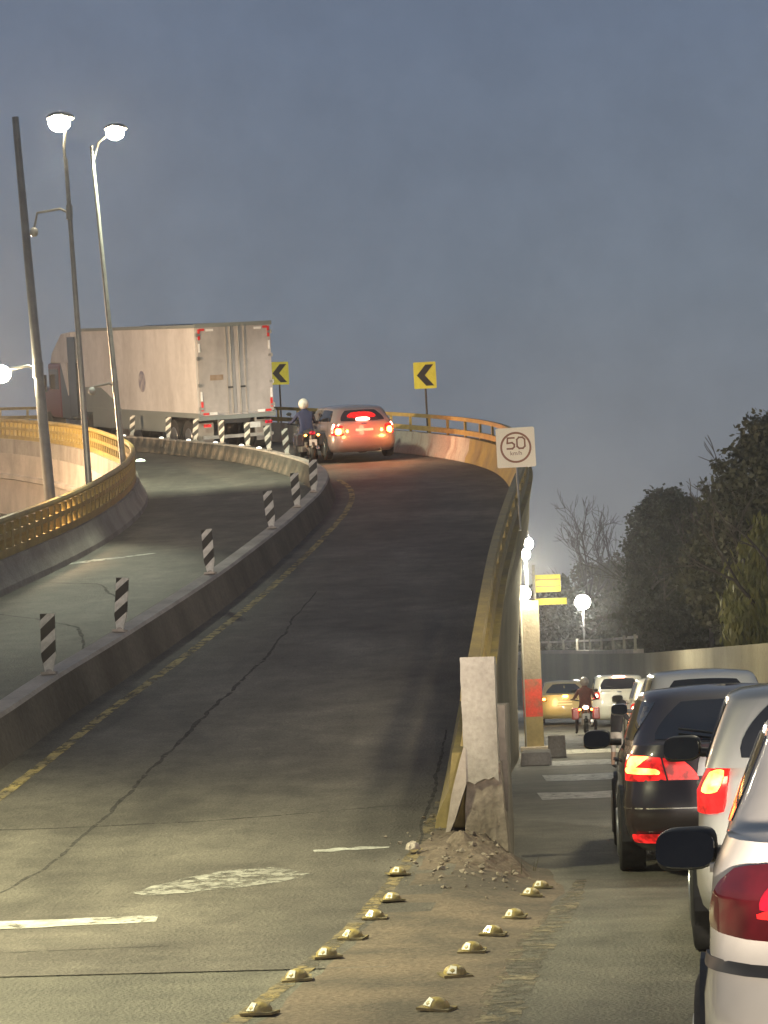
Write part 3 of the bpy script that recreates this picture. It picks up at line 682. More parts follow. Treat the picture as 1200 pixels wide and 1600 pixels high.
ys_ = thing('yellow_road_sign', 'yellow road sign of two stacked boards by the lamp at the ramp wall', 'sign', (-.50, 60, 0))
mb = MB(); mb.tube([(0, .06, 0), (0, .06, 4.5)], .04, 8); mb.build('post', STEEL, ys_, smooth=True)
SY = mat('yellow_board', (.70, .60, .06), (.52, .45, .05), scale=1.6, rough=.5, streak=4)
mb = MB(); mb.box((.37, 0, 4.0), (.66, .04, .46)); mb.build('board', SY, ys_)
mb = MB(); mb.box((.43, -.03, 3.52), (.82, .04, .17)); mb.build('board', SY, ys_)
mb = MB(); mb.box((.37, -.026, 4.10), (.62, .012, .035)); mb.box((.37, -.026, 3.92), (.62, .012, .03)); mb.build('board_crease', YEL_W, ys_)
lamp_light('sign_light', (.5, -.9, 3.75), 60, (1, .95, .7), ys_)  # bare point light just in front of the boards

# ------------------------------------------------------------------ trees
def leaves(name, lobes, n, m_, parent, size=(.10, .24), droop=0.0, seed=1, fill=.55):
    g = np.random.default_rng(seed); lob = np.array(lobes, float)
    w = lob[:, 3] * lob[:, 4] * lob[:, 5]; w = w ** (2 / 3); idx = g.choice(len(lob), n, p=w / w.sum())
    d = g.normal(size=(n, 3)); d /= np.linalg.norm(d, axis=1)[:, None]
    # lumpy radius: clumps and gaps
    k = g.normal(size=(9, 3)) * 4.0; ph = g.uniform(0, 6.28, 9)
    lump_ = np.sin(d @ k.T + ph + idx[:, None] * 1.7).mean(1)
    rr = (fill + (1 - fill) * g.random(n) ** .5) * (1 + .42 * lump_)
    p = lob[idx, :3] + d * lob[idx, 3:6] * rr[:, None]
    nc = max(30, n // 70); ci = g.integers(0, nc, n); cc = p[:nc]                # leaves hang in clumps with gaps between
    mixk = g.random(n) < .86
    csz = .10 * (lob[:, 3:6].mean()) * g.uniform(.7, 1.7, nc)
    p = np.where(mixk[:, None], cc[ci] + g.normal(size=(n, 3)) * csz[ci][:, None] * np.array([1.25, 1.25, .8]), p)
    if droop: p[:, 2] -= droop * g.random(n) ** 2
    s = g.uniform(size[0], size[1], n)[:, None]
    a = g.normal(size=(n, 3)); a /= np.linalg.norm(a, axis=1)[:, None]
    b = np.cross(a, g.normal(size=(n, 3))); b /= np.linalg.norm(b, axis=1)[:, None]
    if droop: a = a * .45 + np.array([0, 0, -1.0]); a /= np.linalg.norm(a, axis=1)[:, None]; b = np.cross(a, g.normal(size=(n, 3))); b /= np.linalg.norm(b, axis=1)[:, None]
    sa, sb = s * (1.5 if droop else 1.0), s * (.45 if droop else .62)
    v = np.stack([p - a * sa, p + b * sb, p + a * sa, p - b * sb], 1).reshape(-1, 3)
    me = bpy.data.meshes.new(name); me.vertices.add(4 * n); me.vertices.foreach_set('co', v.ravel())
    me.loops.add(4 * n); me.loops.foreach_set('vertex_index', np.arange(4 * n))
    me.polygons.add(n); me.polygons.foreach_set('loop_start', np.arange(0, 4 * n, 4)); me.polygons.foreach_set('loop_total', np.full(n, 4))
    me.materials.append(m_); me.update(); me.validate()
    return part(name, me, parent)
def limbs(mb, p, d, l, r, depth, g, spread=.5, kids=(2, 3), min_r=.012, up=.12):
    q = p; pts = [Vector(p)]; dd = Vector(d)
    for k in range(3):
        dd = (dd + Vector(g.normal(0, .12, 3)) + Vector((0, 0, up * .3))).normalized(); q = Vector(q) + dd * l / 3; pts.append(q)
    mb.tube(pts, [r, r * .9, r * .8, r * .7], 5 if depth < 3 else 7, cap=False)
    if depth == 0: return
    for k in range(g.integers(kids[0], kids[1] + 1)):
        e = Vector(g.normal(0, 1, 3)); e = (dd + e * spread + Vector((0, 0, up))).normalized()
        st = pts[g.integers(1, 4)]
        limbs(mb, st, e, l * g.uniform(.62, .85), max(min_r, r * .6), depth - 1, g, spread, kids, min_r, up)
def tree(name, label, loc, trunk_h, r, lobes, n, m_, seed, size=(.06, .13), droop=0.0, fill=.55, cat='tree', group=None, depth=3):
    t = thing(name, label, cat, loc, 0, group); g = np.random.default_rng(seed); mb = MB()
    mb.tube([(0, 0, -.2), (.05, 0, trunk_h * .5), (0, .05, trunk_h)], [r * 1.2, r, r * .8], 9)
    for k in range(5):
        a = k * 1.257 + g.uniform(-.3, .3)
        limbs(mb, (0, .05, trunk_h * g.uniform(.75, 1)), (math.cos(a) * .7, math.sin(a) * .7, 1), trunk_h * .6, r * .5, depth, g)
    mb.build('trunk', BARK, t)
    leaves('crown', lobes, n, m_, t, size, droop, seed, fill)
    return t
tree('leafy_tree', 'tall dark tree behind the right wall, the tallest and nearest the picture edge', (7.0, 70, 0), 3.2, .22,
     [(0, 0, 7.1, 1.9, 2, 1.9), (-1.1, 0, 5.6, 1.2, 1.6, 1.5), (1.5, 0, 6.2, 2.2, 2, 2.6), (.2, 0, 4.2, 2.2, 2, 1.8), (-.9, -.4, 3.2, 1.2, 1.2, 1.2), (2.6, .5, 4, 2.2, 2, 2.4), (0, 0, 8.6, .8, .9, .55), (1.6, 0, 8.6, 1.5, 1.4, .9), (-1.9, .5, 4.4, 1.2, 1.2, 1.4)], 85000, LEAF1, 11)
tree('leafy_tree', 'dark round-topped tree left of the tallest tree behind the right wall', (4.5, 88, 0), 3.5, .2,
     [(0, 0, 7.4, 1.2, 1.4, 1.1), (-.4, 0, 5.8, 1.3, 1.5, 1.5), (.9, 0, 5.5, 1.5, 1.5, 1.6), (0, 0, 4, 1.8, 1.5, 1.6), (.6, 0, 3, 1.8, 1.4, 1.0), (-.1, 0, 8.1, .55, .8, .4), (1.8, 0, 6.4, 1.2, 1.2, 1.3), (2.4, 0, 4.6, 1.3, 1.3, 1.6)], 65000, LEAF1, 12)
tree('weeping_tree', 'olive green weeping tree catching the lamp light just behind the right wall', (5.35, 57, 0), 3.0, .12,
     [(-.35, 0, 4.2, .55, .6, .9), (.4, 0, 4.8, .7, .7, .8), (.2, 0, 3.4, .9, .8, 1.2), (-.7, 0, 3.1, .45, .5, .9), (1.0, 0, 3.8, .6, .6, 1.3), (.9, 0, 2.9, .8, .6, 1.0), (-.1, 0, 2.6, 1.0, .5, .8)], 15000, LEAF2, 13, size=(.05, .11), droop=1.0, fill=.7)
for i, (x, y, h, w, m_, lab) in enumerate(((1.0, 128, 6.0, 2.4, LEAF3, 'brownish half bare bush mass behind the bright white lamp'),
                                     (-1.6, 150, 7.6, 3.2, LEAF1, 'dark bush mass at the edge of the ramp wall under the sky'),
                                     (3.6, 118, 6.2, 2.2, LEAF1, 'dark bush right of the bright white lamp'),
                                     (3.0, 150, 9.5, 3.4, LEAF3, 'brown leafy tree behind the bright white lamp, below the bare tree'),
                                     (6.8, 104, 7.5, 2.4, LEAF1, 'dark tree between the round-topped and the tallest tree'))):
    tree('bush' if i < 3 else 'leafy_tree', lab, (x, y, 0), h * .35, .12,
         [(0, 0, h * .72, w * .75, w * .7, h * .25), (-w * .5, 0, h * .5, w * .6, w * .6, h * .3), (w * .5, 0, h * .5, w * .6, w * .6, h * .32), (0, 0, h * .25, w, w * .7, h * .28), (.3 * w, 0, h * .85, w * .3, w * .3, h * .16)],
         20000, m_, 20 + i, size=(.09, .18), cat='bush' if i < 3 else 'tree')
def bare(label, loc, h, seed, r=.16, n=4, depth=5):
    t = thing('bare_tree', label, 'tree', loc); g = np.random.default_rng(seed); mb = MB()
    mb.tube([(0, 0, -.2), (.1, 0, h * .3), (.05, 0, h * .45)], [r, r * .85, r * .7], 8)
    for k in range(n):
        limbs(mb, (.05, 0, h * .45), (g.normal(0, .45), g.normal(0, .45), 1), h * .2, r * .55, depth, g, spread=.42, kids=(2, 3), min_r=.015, up=.18)
    mb.build('trunk', mat('bare_bark', (.07, .055, .05), (.11, .09, .08), scale=5, rough=.95), t); return t
bare('bare leafless tree against the sky left of the dark round-topped tree', (2.1, 140, 0), 13.2, 31)
bare('thin bare twigs rising above the crown of the tallest dark tree', (6.9, 76, 0), 10.3, 37, r=.09, n=3, depth=4)
bare('thin bare tree poking up between the two dark trees', (5.6, 84, 0), 9.8, 39, r=.09, n=3, depth=4)

# ------------------------------------------------------------------ cars
def car(name, label, L, W, H, loc, heading, paint, kind='sedan', lights=None, detail=None, cat='car', roof=None, wheels_r=.30):
    """rear at y=0 of the car's own frame, front at +y; heading turns the front to the right (degrees)"""
    root = thing(name, label, cat, loc, R(-heading))
    hw = W / 2
    P = dict(sedan=dict(zs=[(0, .97), (.6, .99), (L * .55, .92), (L * .75, .88), (L, .70)], gb=(.50, L * .70), gt=(1.22, L * .53), rb=.07),
             hatch=dict(zs=[(0, .98), (L * .5, .95), (L * .75, .90), (L, .72)], gb=(.10, L * .76), gt=(.52, L * .55), rb=.05),
             suv=dict(zs=[(0, 1.02), (L * .6, 1.0), (L * .78, .97), (L, .85)], gb=(.06, L * .75), gt=(.34, L * .58), rb=.05),
             van=dict(zs=[(0, 1.08), (L * .6, 1.05), (L * .85, 1.0), (L, .85)], gb=(.04, L * .88), gt=(.14, L * .70), rb=.04))[kind]
    if detail and 'P' in detail: P.update(detail['P'])
    zk = np.array(P['zs'])
    zs = lambda y: np.interp(y, zk[:, 0], zk[:, 1])
    def outline(n, w, y0, y1, r, be, bs):
        pts = []; r = min(r, w * .9)
        def arc(cx, cy, a0, a1):
            for a in np.linspace(a0, a1, 10): pts.append((cx + r * math.cos(a), cy + r * math.sin(a)))
        pts.append((0, y0)); arc(-w + r, y0 + r, 1.5 * PI, PI); 
        for y in np.linspace(y0 + r, y1 - r, 12)[1:-1]: pts.append((-w, y))
        arc(-w + r, y1 - r, PI, .5 * PI); pts.append((0, y1))
        p = np.array(pts); ym = (y0 + y1) / 2; yl = (y1 - y0) / 2
        q = p.copy()
        q[:, 1] += np.where(p[:, 1] < ym, 1, -1) * be * (p[:, 0] / w) ** 2 * np.clip(np.abs((p[:, 1] - ym) / yl), 0, 1) ** 2
        q[:, 0] += bs * (np.clip((p[:, 1] - ym) / yl, -1, 1) ** 2) * (-p[:, 0] / w)
        half = resample(q, n=n)
        return half                                             # left half from rear centre to front centre
    NA = 49
    lev = [0, .12, .24, .36, .48, .60, .74, .88, .95, 1.0]
    ins_k = [0, .10, .2, .45, .62, .85, 1.0]; ins_v = [.10, .03, .005, .0, .025, .03, .085]
    zb = .20
    BUMP = detail.get('bumper', .05) if detail else .05
    def lower(k):
        i = float(np.interp(k, ins_k, ins_v)); ext = BUMP * float(np.interp(k, [0, .15, .25, .58, .64, 1], [.0, .9, 1, 1, .0, 0]))
        o_ = outline(NA, hw - i, i * .7 - ext, L - i * .7 + ext, .30 if kind == 'sedan' else .24, .10, .05)
        z = zb + (zs(o_[:, 1]) - zb) * k
        return np.c_[o_, z]
    gb, gt = P['gb'], P['gt']
    def upper(k):
        kk = k
        w = (hw - .075) + ((hw - .225 + (.06 if kind == 'van' else 0)) - (hw - .075)) * kk ** 1.15
        y0 = gb[0] + (gt[0] - gb[0]) * kk; y1 = gb[1] + (gt[1] - gb[1]) * kk
        rnd = max(0, (k - .88) / .12); w -= .05 * rnd ** 2; y0 += .05 * rnd ** 2; y1 -= .05 * rnd ** 2
        o_ = outline(NA, w, y0, y1, .12 + .06 * k, P['rb'], .05)
        z0 = zs(o_[:, 1]) - .01; zt = H - .055 - .03 * ((o_[:, 1] - (gt[0] + gt[1]) / 2) / ((gt[1] - gt[0]) / 2 + .2)) ** 2
        kz = kk if kk < .88 else .88 + (kk - .88) * 1.0
        return np.c_[o_, z0 + (zt - z0) * kz]
    def closed(h): return np.vstack([h, (h[1:-1] * np.array([-1, 1, 1]))[::-1]])
    def shell(fn, levels, mats, nm, crown, bottom, parent):
        rings = [closed(fn(k)) for k in levels]; n = len(rings[0]); vs = []; fs = []
        caps = [.8, .55, .25, .0]
        top = rings[-1]; yc0, yc1 = top[:, 1].min() + .35, top[:, 1].max() - .35
        if yc1 < yc0: yc0 = yc1 = (yc0 + yc1) / 2
        for s in caps:
            c = np.c_[np.zeros(n), np.clip(top[:, 1], yc0, yc1)]
            q = c + (top[:, :2] - c) * s
            zz = (zs(q[:, 1]) if crown < .03 and fn is lower else np.interp(np.arange(n), np.arange(n), top[:, 2])) + crown * (1 - s * s)
            rings.append(np.c_[q, zz])
        for r_ in rings: vs += [tuple(p) for p in r_]
        for j in range(len(rings) - 1):
            for i in range(n): fs.append((j * n + i, j * n + (i + 1) % n, (j + 1) * n + (i + 1) % n, (j + 1) * n + i))
        if bottom: fs.append(tuple(range(n - 1, -1, -1)))
        mb = MB(); mb.add(vs, fs); o = mb.build(nm, mats, parent, smooth=50); return o
    body = shell(lower, lev, paint, 'body', .02, True, root)
    cab = shell(upper, [0, .1, .25, .5, .75, .88, .92, .96, 1.0], roof or paint, 'cabin', .04, False, root)
    def pt(fn, a, k, off):
        h = fn(k); n = len(h) - 1; u = abs(a) * n; i = min(int(u), n - 1); f = u - i
        p = h[i] * (1 - f) + h[i + 1] * f
        i0, i1 = max(0, i - 1), min(n, i + 2)
        d = h[i1] - h[i0]; nn = np.array([-d[1], d[0]]) if False else np.array([d[1], -d[0]])
        # outward normal in plan
        nn = nn / (np.linalg.norm(nn) + 1e-9)
        c = np.array([0, np.clip(p[1], .8, L - .8)])
        if np.dot(nn, p[:2] - c) < 0: nn = -nn
        q = np.array([p[0] + nn[0] * off, p[1] + nn[1] * off, p[2] + (off * .5 if fn is upper else 0)])
        if a > 0: q[0] = -q[0]
        return q
    def patch(fn, quad, nm, m_, parent, off=.005, nu=10, nv=6, roundness=.3, thick=.012):
        """quad = four (a,k) corners: lower-left, lower-right, upper-right, upper-left; a<0 is the car's left"""
        vs = []; fs = []
        for t in (off, off - thick):
            for j in range(nv + 1):
                for i in range(nu + 1):
                    u, v = 2 * i / nu - 1, 2 * j / nv - 1
                    u2 = u * (1 - roundness + roundness * math.sqrt(1 - v * v / 2)); v2 = v * (1 - roundness + roundness * math.sqrt(1 - u * u / 2))
                    u3, v3 = (u2 + 1) / 2, (v2 + 1) / 2
                    q = np.array(quad, float)
                    ak = q[0] * (1 - u3) * (1 - v3) + q[1] * u3 * (1 - v3) + q[2] * u3 * v3 + q[3] * (1 - u3) * v3
                    vs.append(pt(fn, ak[0], ak[1], t))
        N = (nu + 1) * (nv + 1)
        for j in range(nv):
            for i in range(nu):
                a = j * (nu + 1) + i; fs.append((a, a + 1, a + nu + 2, a + nu + 1)); fs.append((N + a + nu + 1, N + a + nu + 2, N + a + 1, N + a))
        bd = [i for i in range(nu + 1)] + [j * (nu + 1) + nu for j in range(1, nv + 1)] + [nv * (nu + 1) + i for i in range(nu - 1, -1, -1)] + [j * (nu + 1) for j in range(nv - 1, 0, -1)]
        for x, y in zip(bd, bd[1:] + bd[:1]): fs.append((y, x, N + x, N + y))
        mb = MB(); mb.add(vs, fs); return mb.build(nm, m_, parent, smooth=50)
    # half perimeter normalisations
    def acorner(fn, k):
        h = fn(k); n = len(h) - 1; i = int(np.argmin(h[:, 0] + h[:, 1] * .9)); return i / n
    ag = acorner(upper, .5); ab = acorner(lower, .7)
    SIDE = lambda y, fn=upper, k=.5: float(np.interp(y, [fn(k)[j, 1] for j in range(int(NA * .12), int(NA * .88))], [j / (NA - 1) for j in range(int(NA * .12), int(NA * .88))]))
    e = ag * .80
    patch(upper, [(-e, .10), (e, .10), (e * .93, .86), (-e * .93, .86)], 'rear_window', GLASS, root, nu=14)
    fr = 1 - (1 - acorner(upper, .5)) ; fw = e * .98
    patch(upper, [(-(1 - fw), .1), (-.9999, .1), (-.9999, .86), (-(1 - fw * .92), .86)], 'windscreen', GLASS, root, roundness=.0)
    patch(upper, [(.9999, .1), (1 - fw, .1), (1 - fw * .92, .86), (.9999, .86)], 'windscreen', GLASS, root, roundness=.0)
    nw = 3 if kind in ('suv', 'van') else 2
    ys0, ys1 = gb[0] + (.55 if kind == 'sedan' else .38), gb[1] - .45
    cuts = np.linspace(ys0, ys1, nw + 1)
    for sgn in (-1, 1):
        for j in range(nw):
            a0, a1 = SIDE(cuts[j] + .04), SIDE(cuts[j + 1] - .04)
            lo0 = a0 - (.03 if j == 0 and kind == 'sedan' else 0); lo1 = a1 + (.045 if j == nw - 1 else 0)
            up0 = a0 + (.03 if j == 0 and kind == 'sedan' else .0); up1 = a1 - (.03 if j == nw - 1 else 0)
            patch(upper, [(sgn * lo0, .10), (sgn * lo1, .10), (sgn * up1, .84), (sgn * up0, .84)], 'side_window', GLASS, root, nu=6, roundness=.15)
        for y in (cuts[0] + .1, L * .5, cuts[-1] + .05):
            a = SIDE(y, lower, .6); patch(lower, [(sgn * a, .16), (sgn * (a + .0018), .16), (sgn * (a + .0018), .98), (sgn * a, .98)], 'door_seam', DARK, root, off=.002, nu=1, nv=8, roundness=0, thick=.004)
        for y in (L * .40, L * .62):
            a = SIDE(y, lower, .8); hd = patch(lower, [(sgn * a, .80), (sgn * (a + .03), .80), (sgn * (a + .03), .84), (sgn * a, .84)], 'door_handle', paint, root, off=.03, nu=4, nv=2, thick=.03)
        # wheels
        for y in (L * .20, L * .80):
            x = sgn * (hw - .09); wz = wheels_r
            mb = MB(); mb.tube([(x - .10 * 1, y, wz), (x + .10, y, wz)], wz, 26); wh = mb.build('wheel', RUBBER, root, smooth=30, bevel=.02)
            mb = MB(); mb.tube([(x + sgn * .085, y, wz), (x + sgn * .112, y, wz)], [wz * .66, wz * .60], 20); mb.build('rim', RIM, wh, smooth=30)
            arch = []
            for t in np.linspace(-.15, PI + .15, 17): arch.append((y + (wz + .06) * math.cos(t), wz + (wz + .06) * math.sin(t)))
            vs = [(sgn * (hw + .003 - .03 * max(0, (abs(yy - L / 2) / (L / 2)) ** 2)), yy, max(.16, zz)) for yy, zz in arch] + [(sgn * (hw - .12), yy, max(.16, zz)) for yy, zz in arch]
            n_ = len(arch); mb = MB(); mb.add(vs, [tuple(range(n_))] + [(i, i + 1, n_ + i + 1, n_ + i) for i in range(n_ - 1)]); mb.build('wheel_arch', DARK, root)
    # wing mirrors
    for sgn in (-1, 1):
        ym = gb[1] - .40; zz = zs(ym) + .04 + (detail or {}).get('mz', 0); x = sgn * (hw + .13)
        mb = MB(); mb.ellip((0, 0, 0), (1, 1, 1), 24, 12)
        sq = lambda v, e_: math.copysign(abs(v) ** e_, v)
        mb.v = [(x + .118 * sq(a_, .55), ym + .07 + .085 * sq(b_, .8), zz + .082 * sq(c_, .6) - .012 * sgn * a_) for a_, b_, c_ in mb.v]; mb.tube([(sgn * (hw - .08), ym + .08, zz - .03), (x, ym + .07, zz - .02)], .03, 8)
        mr_ = mb.build('wing_mirror', (detail or {}).get('mirror', paint), root, smooth=50)
        poly = [(.112 * math.copysign(abs(math.cos(t)) ** .6, math.cos(t)), .070 * math.copysign(abs(math.sin(t)) ** .6, math.sin(t))) for t in np.linspace(0, 2 * PI, 24, endpoint=False)]
        mb = MB(); mb.prism(poly, -.02, 0); g_ = mb.build('mirror_glass', MIRR, mr_); g_.location = (x, ym - .018, zz); g_.rotation_euler = (R(-14), 0, R(sgn * 10))
    for sgn in (-1, 1):
        patch(lower, [(sgn * (1 - ab * .95), .55), (sgn * (1 - ab * .45), .52), (sgn * (1 - ab * .45), .80), (sgn * (1 - ab * 1.1), .86)] if sgn < 0 else [(1 - ab * .45, .52), (1 - ab * .95, .55), (1 - ab * 1.1, .86), (1 - ab * .45, .80)], 'headlight', L_HEAD, root, off=.02, roundness=.4, thick=.03)
        hl = lamp_light('headlight_lamp', (sgn * hw * .68, L + .16, .66), PW['car'], (1, .92, .78), root, spot=58, rad=.05); hl.rotation_euler = (R(92), 0, 0)
    for x, z, p, c in (detail or {}).get('spill', ()):
        lamp_light('brake_lamp', (x, -.45, z), p, c, root, rad=.10)
    if kind != 'sedan':
        q0, q1 = pt(upper, 0.001, .12, .03), pt(upper, -ag * .55, .30, .03)
        mb = MB(); mb.tube([tuple(q0), tuple(q1)], .010, 6); mb.build('rear_wiper', DARK, root)
    mb = MB(); mb.tube([(hw * .45, -.02, .24), (hw * .45, .5, .24)], .03, 10); mb.build('exhaust_pipe', CHROME, root)
    patch(lower, [(-ab * .10, .93), (ab * .10, .93), (ab * .10, .965), (-ab * .10, .965)], 'boot_latch', CHROME, root, off=.012, nu=4, nv=2, thick=.02)
    # rear details
    if lights: lights(root, patch, lower, upper, ab, ag)
    return root
def mp(name, c, rough=.35, coat=.8, spec=.5, metal=.0, c2=None):
    return mat(name, c, c2 or tuple(v * .93 for v in c), scale=1.5, rough=rough, coat=coat, spec=spec, metal=metal, bump=.03, bscale=6)
P_WHITE = mp('white_car_paint', (.50, .47, .41), c2=(.40, .375, .32)); P_SILVER = mp('silver_car_paint', (.42, .40, .37), metal=.4); P_BLACK = mp('dark_red_black_paint', (.020, .012, .013))
P_W2 = mp('white_suv_paint', (.68, .66, .60)); P_W3 = mp('white_van_paint', (.70, .68, .58)); P_Y = mp('yellow_taxi_paint', (.66, .52, .22)); P_RED = mp('rose_grey_paint', (.22, .17, .16), metal=.3)
PLATE = mat('plate_white', (.62, .62, .60), (.5, .5, .48), scale=9, rough=.5)
def placed(x_left, y, W, h):
    """centre of the rear of a car whose rear left corner stands at (x_left, y)"""
    return (x_left + math.cos(R(h)) * W / 2, y - math.sin(R(h)) * W / 2, 0)

def lights_white(root, patch, lo, up, ab, ag):
    for s in (-1, 1):
        q = [(s * (ab * 1.36), .70), (s * ab * .48, .69), (s * ab * .52, .95), (s * (ab * 1.14), .935)]
        if s > 0: q = [q[1], q[0], q[3], q[2]]
        l = patch(lo, q, 'tail_light', T_LENS, root, off=.02, nu=18, nv=10, roundness=.55, thick=.03)
        q = [(s * ab * .98, .785), (s * ab * .50, .78), (s * ab * .53, .925), (s * ab * .84, .92)]
        if s > 0: q = [q[1], q[0], q[3], q[2]]
        patch(lo, q, 'lit_lens', T_DIM, l, off=.023, nu=12, nv=6, roundness=.5, thick=.006)
        q = [(s * ab * .98, .765), (s * ab * .49, .755), (s * ab * .49, .785), (s * ab * .92, .795)]
        if s > 0: q = [q[1], q[0], q[3], q[2]]
        patch(lo, q, 'lens_band', T_RED, l, off=.024, nu=12, nv=2, roundness=.4, thick=.006)
    patch(lo, [(-ab * 1.5, .585), (ab * 1.5, .585), (ab * 1.5, .62), (-ab * 1.5, .62)], 'bumper_strip', DARK, root, off=.012, nu=30, nv=1, roundness=0)
    patch(lo, [(-ab * .62, .985), (ab * .62, .985), (ab * .62, .995), (-ab * .62, .995)], 'boot_seam', DARK, root, off=.004, nu=20, nv=1, roundness=0)
    patch(lo, [(-ab * .32, .72), (ab * .32, .72), (ab * .32, .86), (-ab * .32, .86)], 'number_plate', PLATE, root, off=.01, roundness=.05)
def sym(patch, lo, s, q, nm, m_, par, **kw):
    q = [(s * a, k) for a, k in q]
    if s > 0: q = [q[1], q[0], q[3], q[2]]
    return patch(lo, q, nm, m_, par, **kw)
def lights_silver(root, patch, lo, up, ab, ag):
    for s in (-1, 1):
        l = sym(patch, lo, s, [(ab * 1.18, .70), (ab * .86, .70), (ab * .84, 1.0), (ab * 1.12, 1.0)], 'tail_light', T_RED, root, off=.018, nu=10, roundness=.35, thick=.03)
        sym(patch, lo, s, [(ab * 1.10, .83), (ab * .90, .83), (ab * .87, .985), (ab * 1.04, .97)], 'lit_lens', T_HOT, l, off=.022, roundness=.6, thick=.006)
    patch(lo, [(-ab * .35, .56), (ab * .35, .56), (ab * .35, .72), (-ab * .35, .72)], 'number_plate', PLATE, root, off=.01, roundness=.05)
    patch(lo, [(-ab * 1.4, .50), (ab * 1.4, .50), (ab * 1.4, .515), (-ab * 1.4, .515)], 'bumper_seam', DARK, root, off=.004, nu=24, nv=1, roundness=0)
def lights_black(root, patch, lo, up, ab, ag):
    for s in (-1, 1):
        l = sym(patch, lo, s, [(ab * 1.22, .66), (ab * .34, .655), (ab * .50, .86), (ab * 1.18, .93)], 'tail_light', T_RED, root, off=.018, nu=16, roundness=.25, thick=.03)
        sym(patch, lo, s, [(ab * 1.14, .735), (ab * .70, .72), (ab * .74, .78), (ab * 1.14, .80)], 'lit_lens', T_HOT, l, off=.023, nu=10, roundness=.4, thick=.006)
        sym(patch, lo, s, [(ab * 1.12, .80), (ab * .98, .78), (ab * .80, .90), (ab * 1.06, .905)], 'lit_lens', T_HOT, l, off=.023, nu=8, roundness=.4, thick=.006)
        sym(patch, lo, s, [(ab * 1.02, .075), (ab * .60, .075), (ab * .60, .165), (ab * 1.02, .165)], 'fog_lens', T_RED, root, off=.02, nu=8, roundness=.3, thick=.01)
        sym(patch, lo, s, [(ab * .66, .655), (ab * .645, .655), (ab * .70, .90), (ab * .715, .90)], 'boot_seam', DARK, l, off=.026, nu=1, nv=6, roundness=0, thick=.006)
    patch(lo, [(-ab * .40, .70), (ab * .40, .70), (ab * .36, .92), (-ab * .36, .92)], 'number_plate', mat('dim_plate', (.12, .11, .11), rough=.5), root, off=.012, roundness=.05)
    patch(lo, [(-ab * 1.4, .40), (ab * 1.4, .40), (ab * 1.4, .412), (-ab * 1.4, .412)], 'bumper_seam', CHROME, root, off=.004, nu=24, nv=1, roundness=0)
def lights_suv(root, patch, lo, up, ab, ag):
    for s in (-1, 1):
        l = sym(patch, lo, s, [(ab * 1.20, .62), (ab * .82, .62), (ab * .84, .92), (ab * 1.14, .92)], 'tail_light', T_RED, root, off=.018, roundness=.4, thick=.03)
        sym(patch, lo, s, [(ab * 1.10, .70), (ab * .92, .70), (ab * .92, .84), (ab * 1.08, .84)], 'lit_lens', T_WHITE, l, off=.022, roundness=.7, thick=.006)
    patch(lo, [(-ab * .35, .60), (ab * .35, .60), (ab * .35, .74), (-ab * .35, .74)], 'number_plate', PLATE, root, off=.01, roundness=.05)
def lights_van(root, patch, lo, up, ab, ag):
    for s in (-1, 1):
        l = sym(patch, lo, s, [(ab * 1.16, .72), (ab * .80, .72), (ab * .82, .95), (ab * 1.10, .95)], 'tail_light', T_RED, root, off=.018, roundness=.4, thick=.03)
        sym(patch, lo, s, [(ab * 1.08, .76), (ab * .88, .76), (ab * .88, .90), (ab * 1.06, .90)], 'lit_lens', T_WHITE, l, off=.022, roundness=.7, thick=.006)
    b = patch(up, [(-ag * .32, .90), (ag * .32, .90), (ag * .30, .97), (-ag * .30, .97)], 'high_brake_light', T_WHITE, root, off=.05, roundness=.5, thick=.05)
    patch(lo, [(-ab * .35, .55), (ab * .35, .55), (ab * .35, .68), (-ab * .35, .68)], 'number_plate', PLATE, root, off=.01, roundness=.05)
def lights_taxi(root, patch, lo, up, ab, ag):
    for s in (-1, 1):
        l = sym(patch, lo, s, [(ab * 1.16, .72), (ab * .70, .72), (ab * .72, .90), (ab * 1.10, .90)], 'tail_light', mat('amber_lens', (.45, .22, .04), rough=.2), root, off=.018, roundness=.4, thick=.03)
        sym(patch, lo, s, [(ab * .92, .77), (ab * .76, .77), (ab * .76, .87), (ab * .92, .87)], 'lit_lens', T_AMB, l, off=.022, roundness=.8, thick=.006)
    patch(lo, [(-ab * .1, .86), (ab * .15, .86), (ab * .15, .99), (-ab * .1, .99)], 'lit_lens', T_AMB, root, off=.02, roundness=.8)
    patch(lo, [(-ab * .30, .58), (ab * .30, .58), (ab * .30, .72), (-ab * .30, .72)], 'number_plate', glow('lit_plate', (1, .9, .5), .7, (.6, .55, .35)), root, off=.01, roundness=.05)
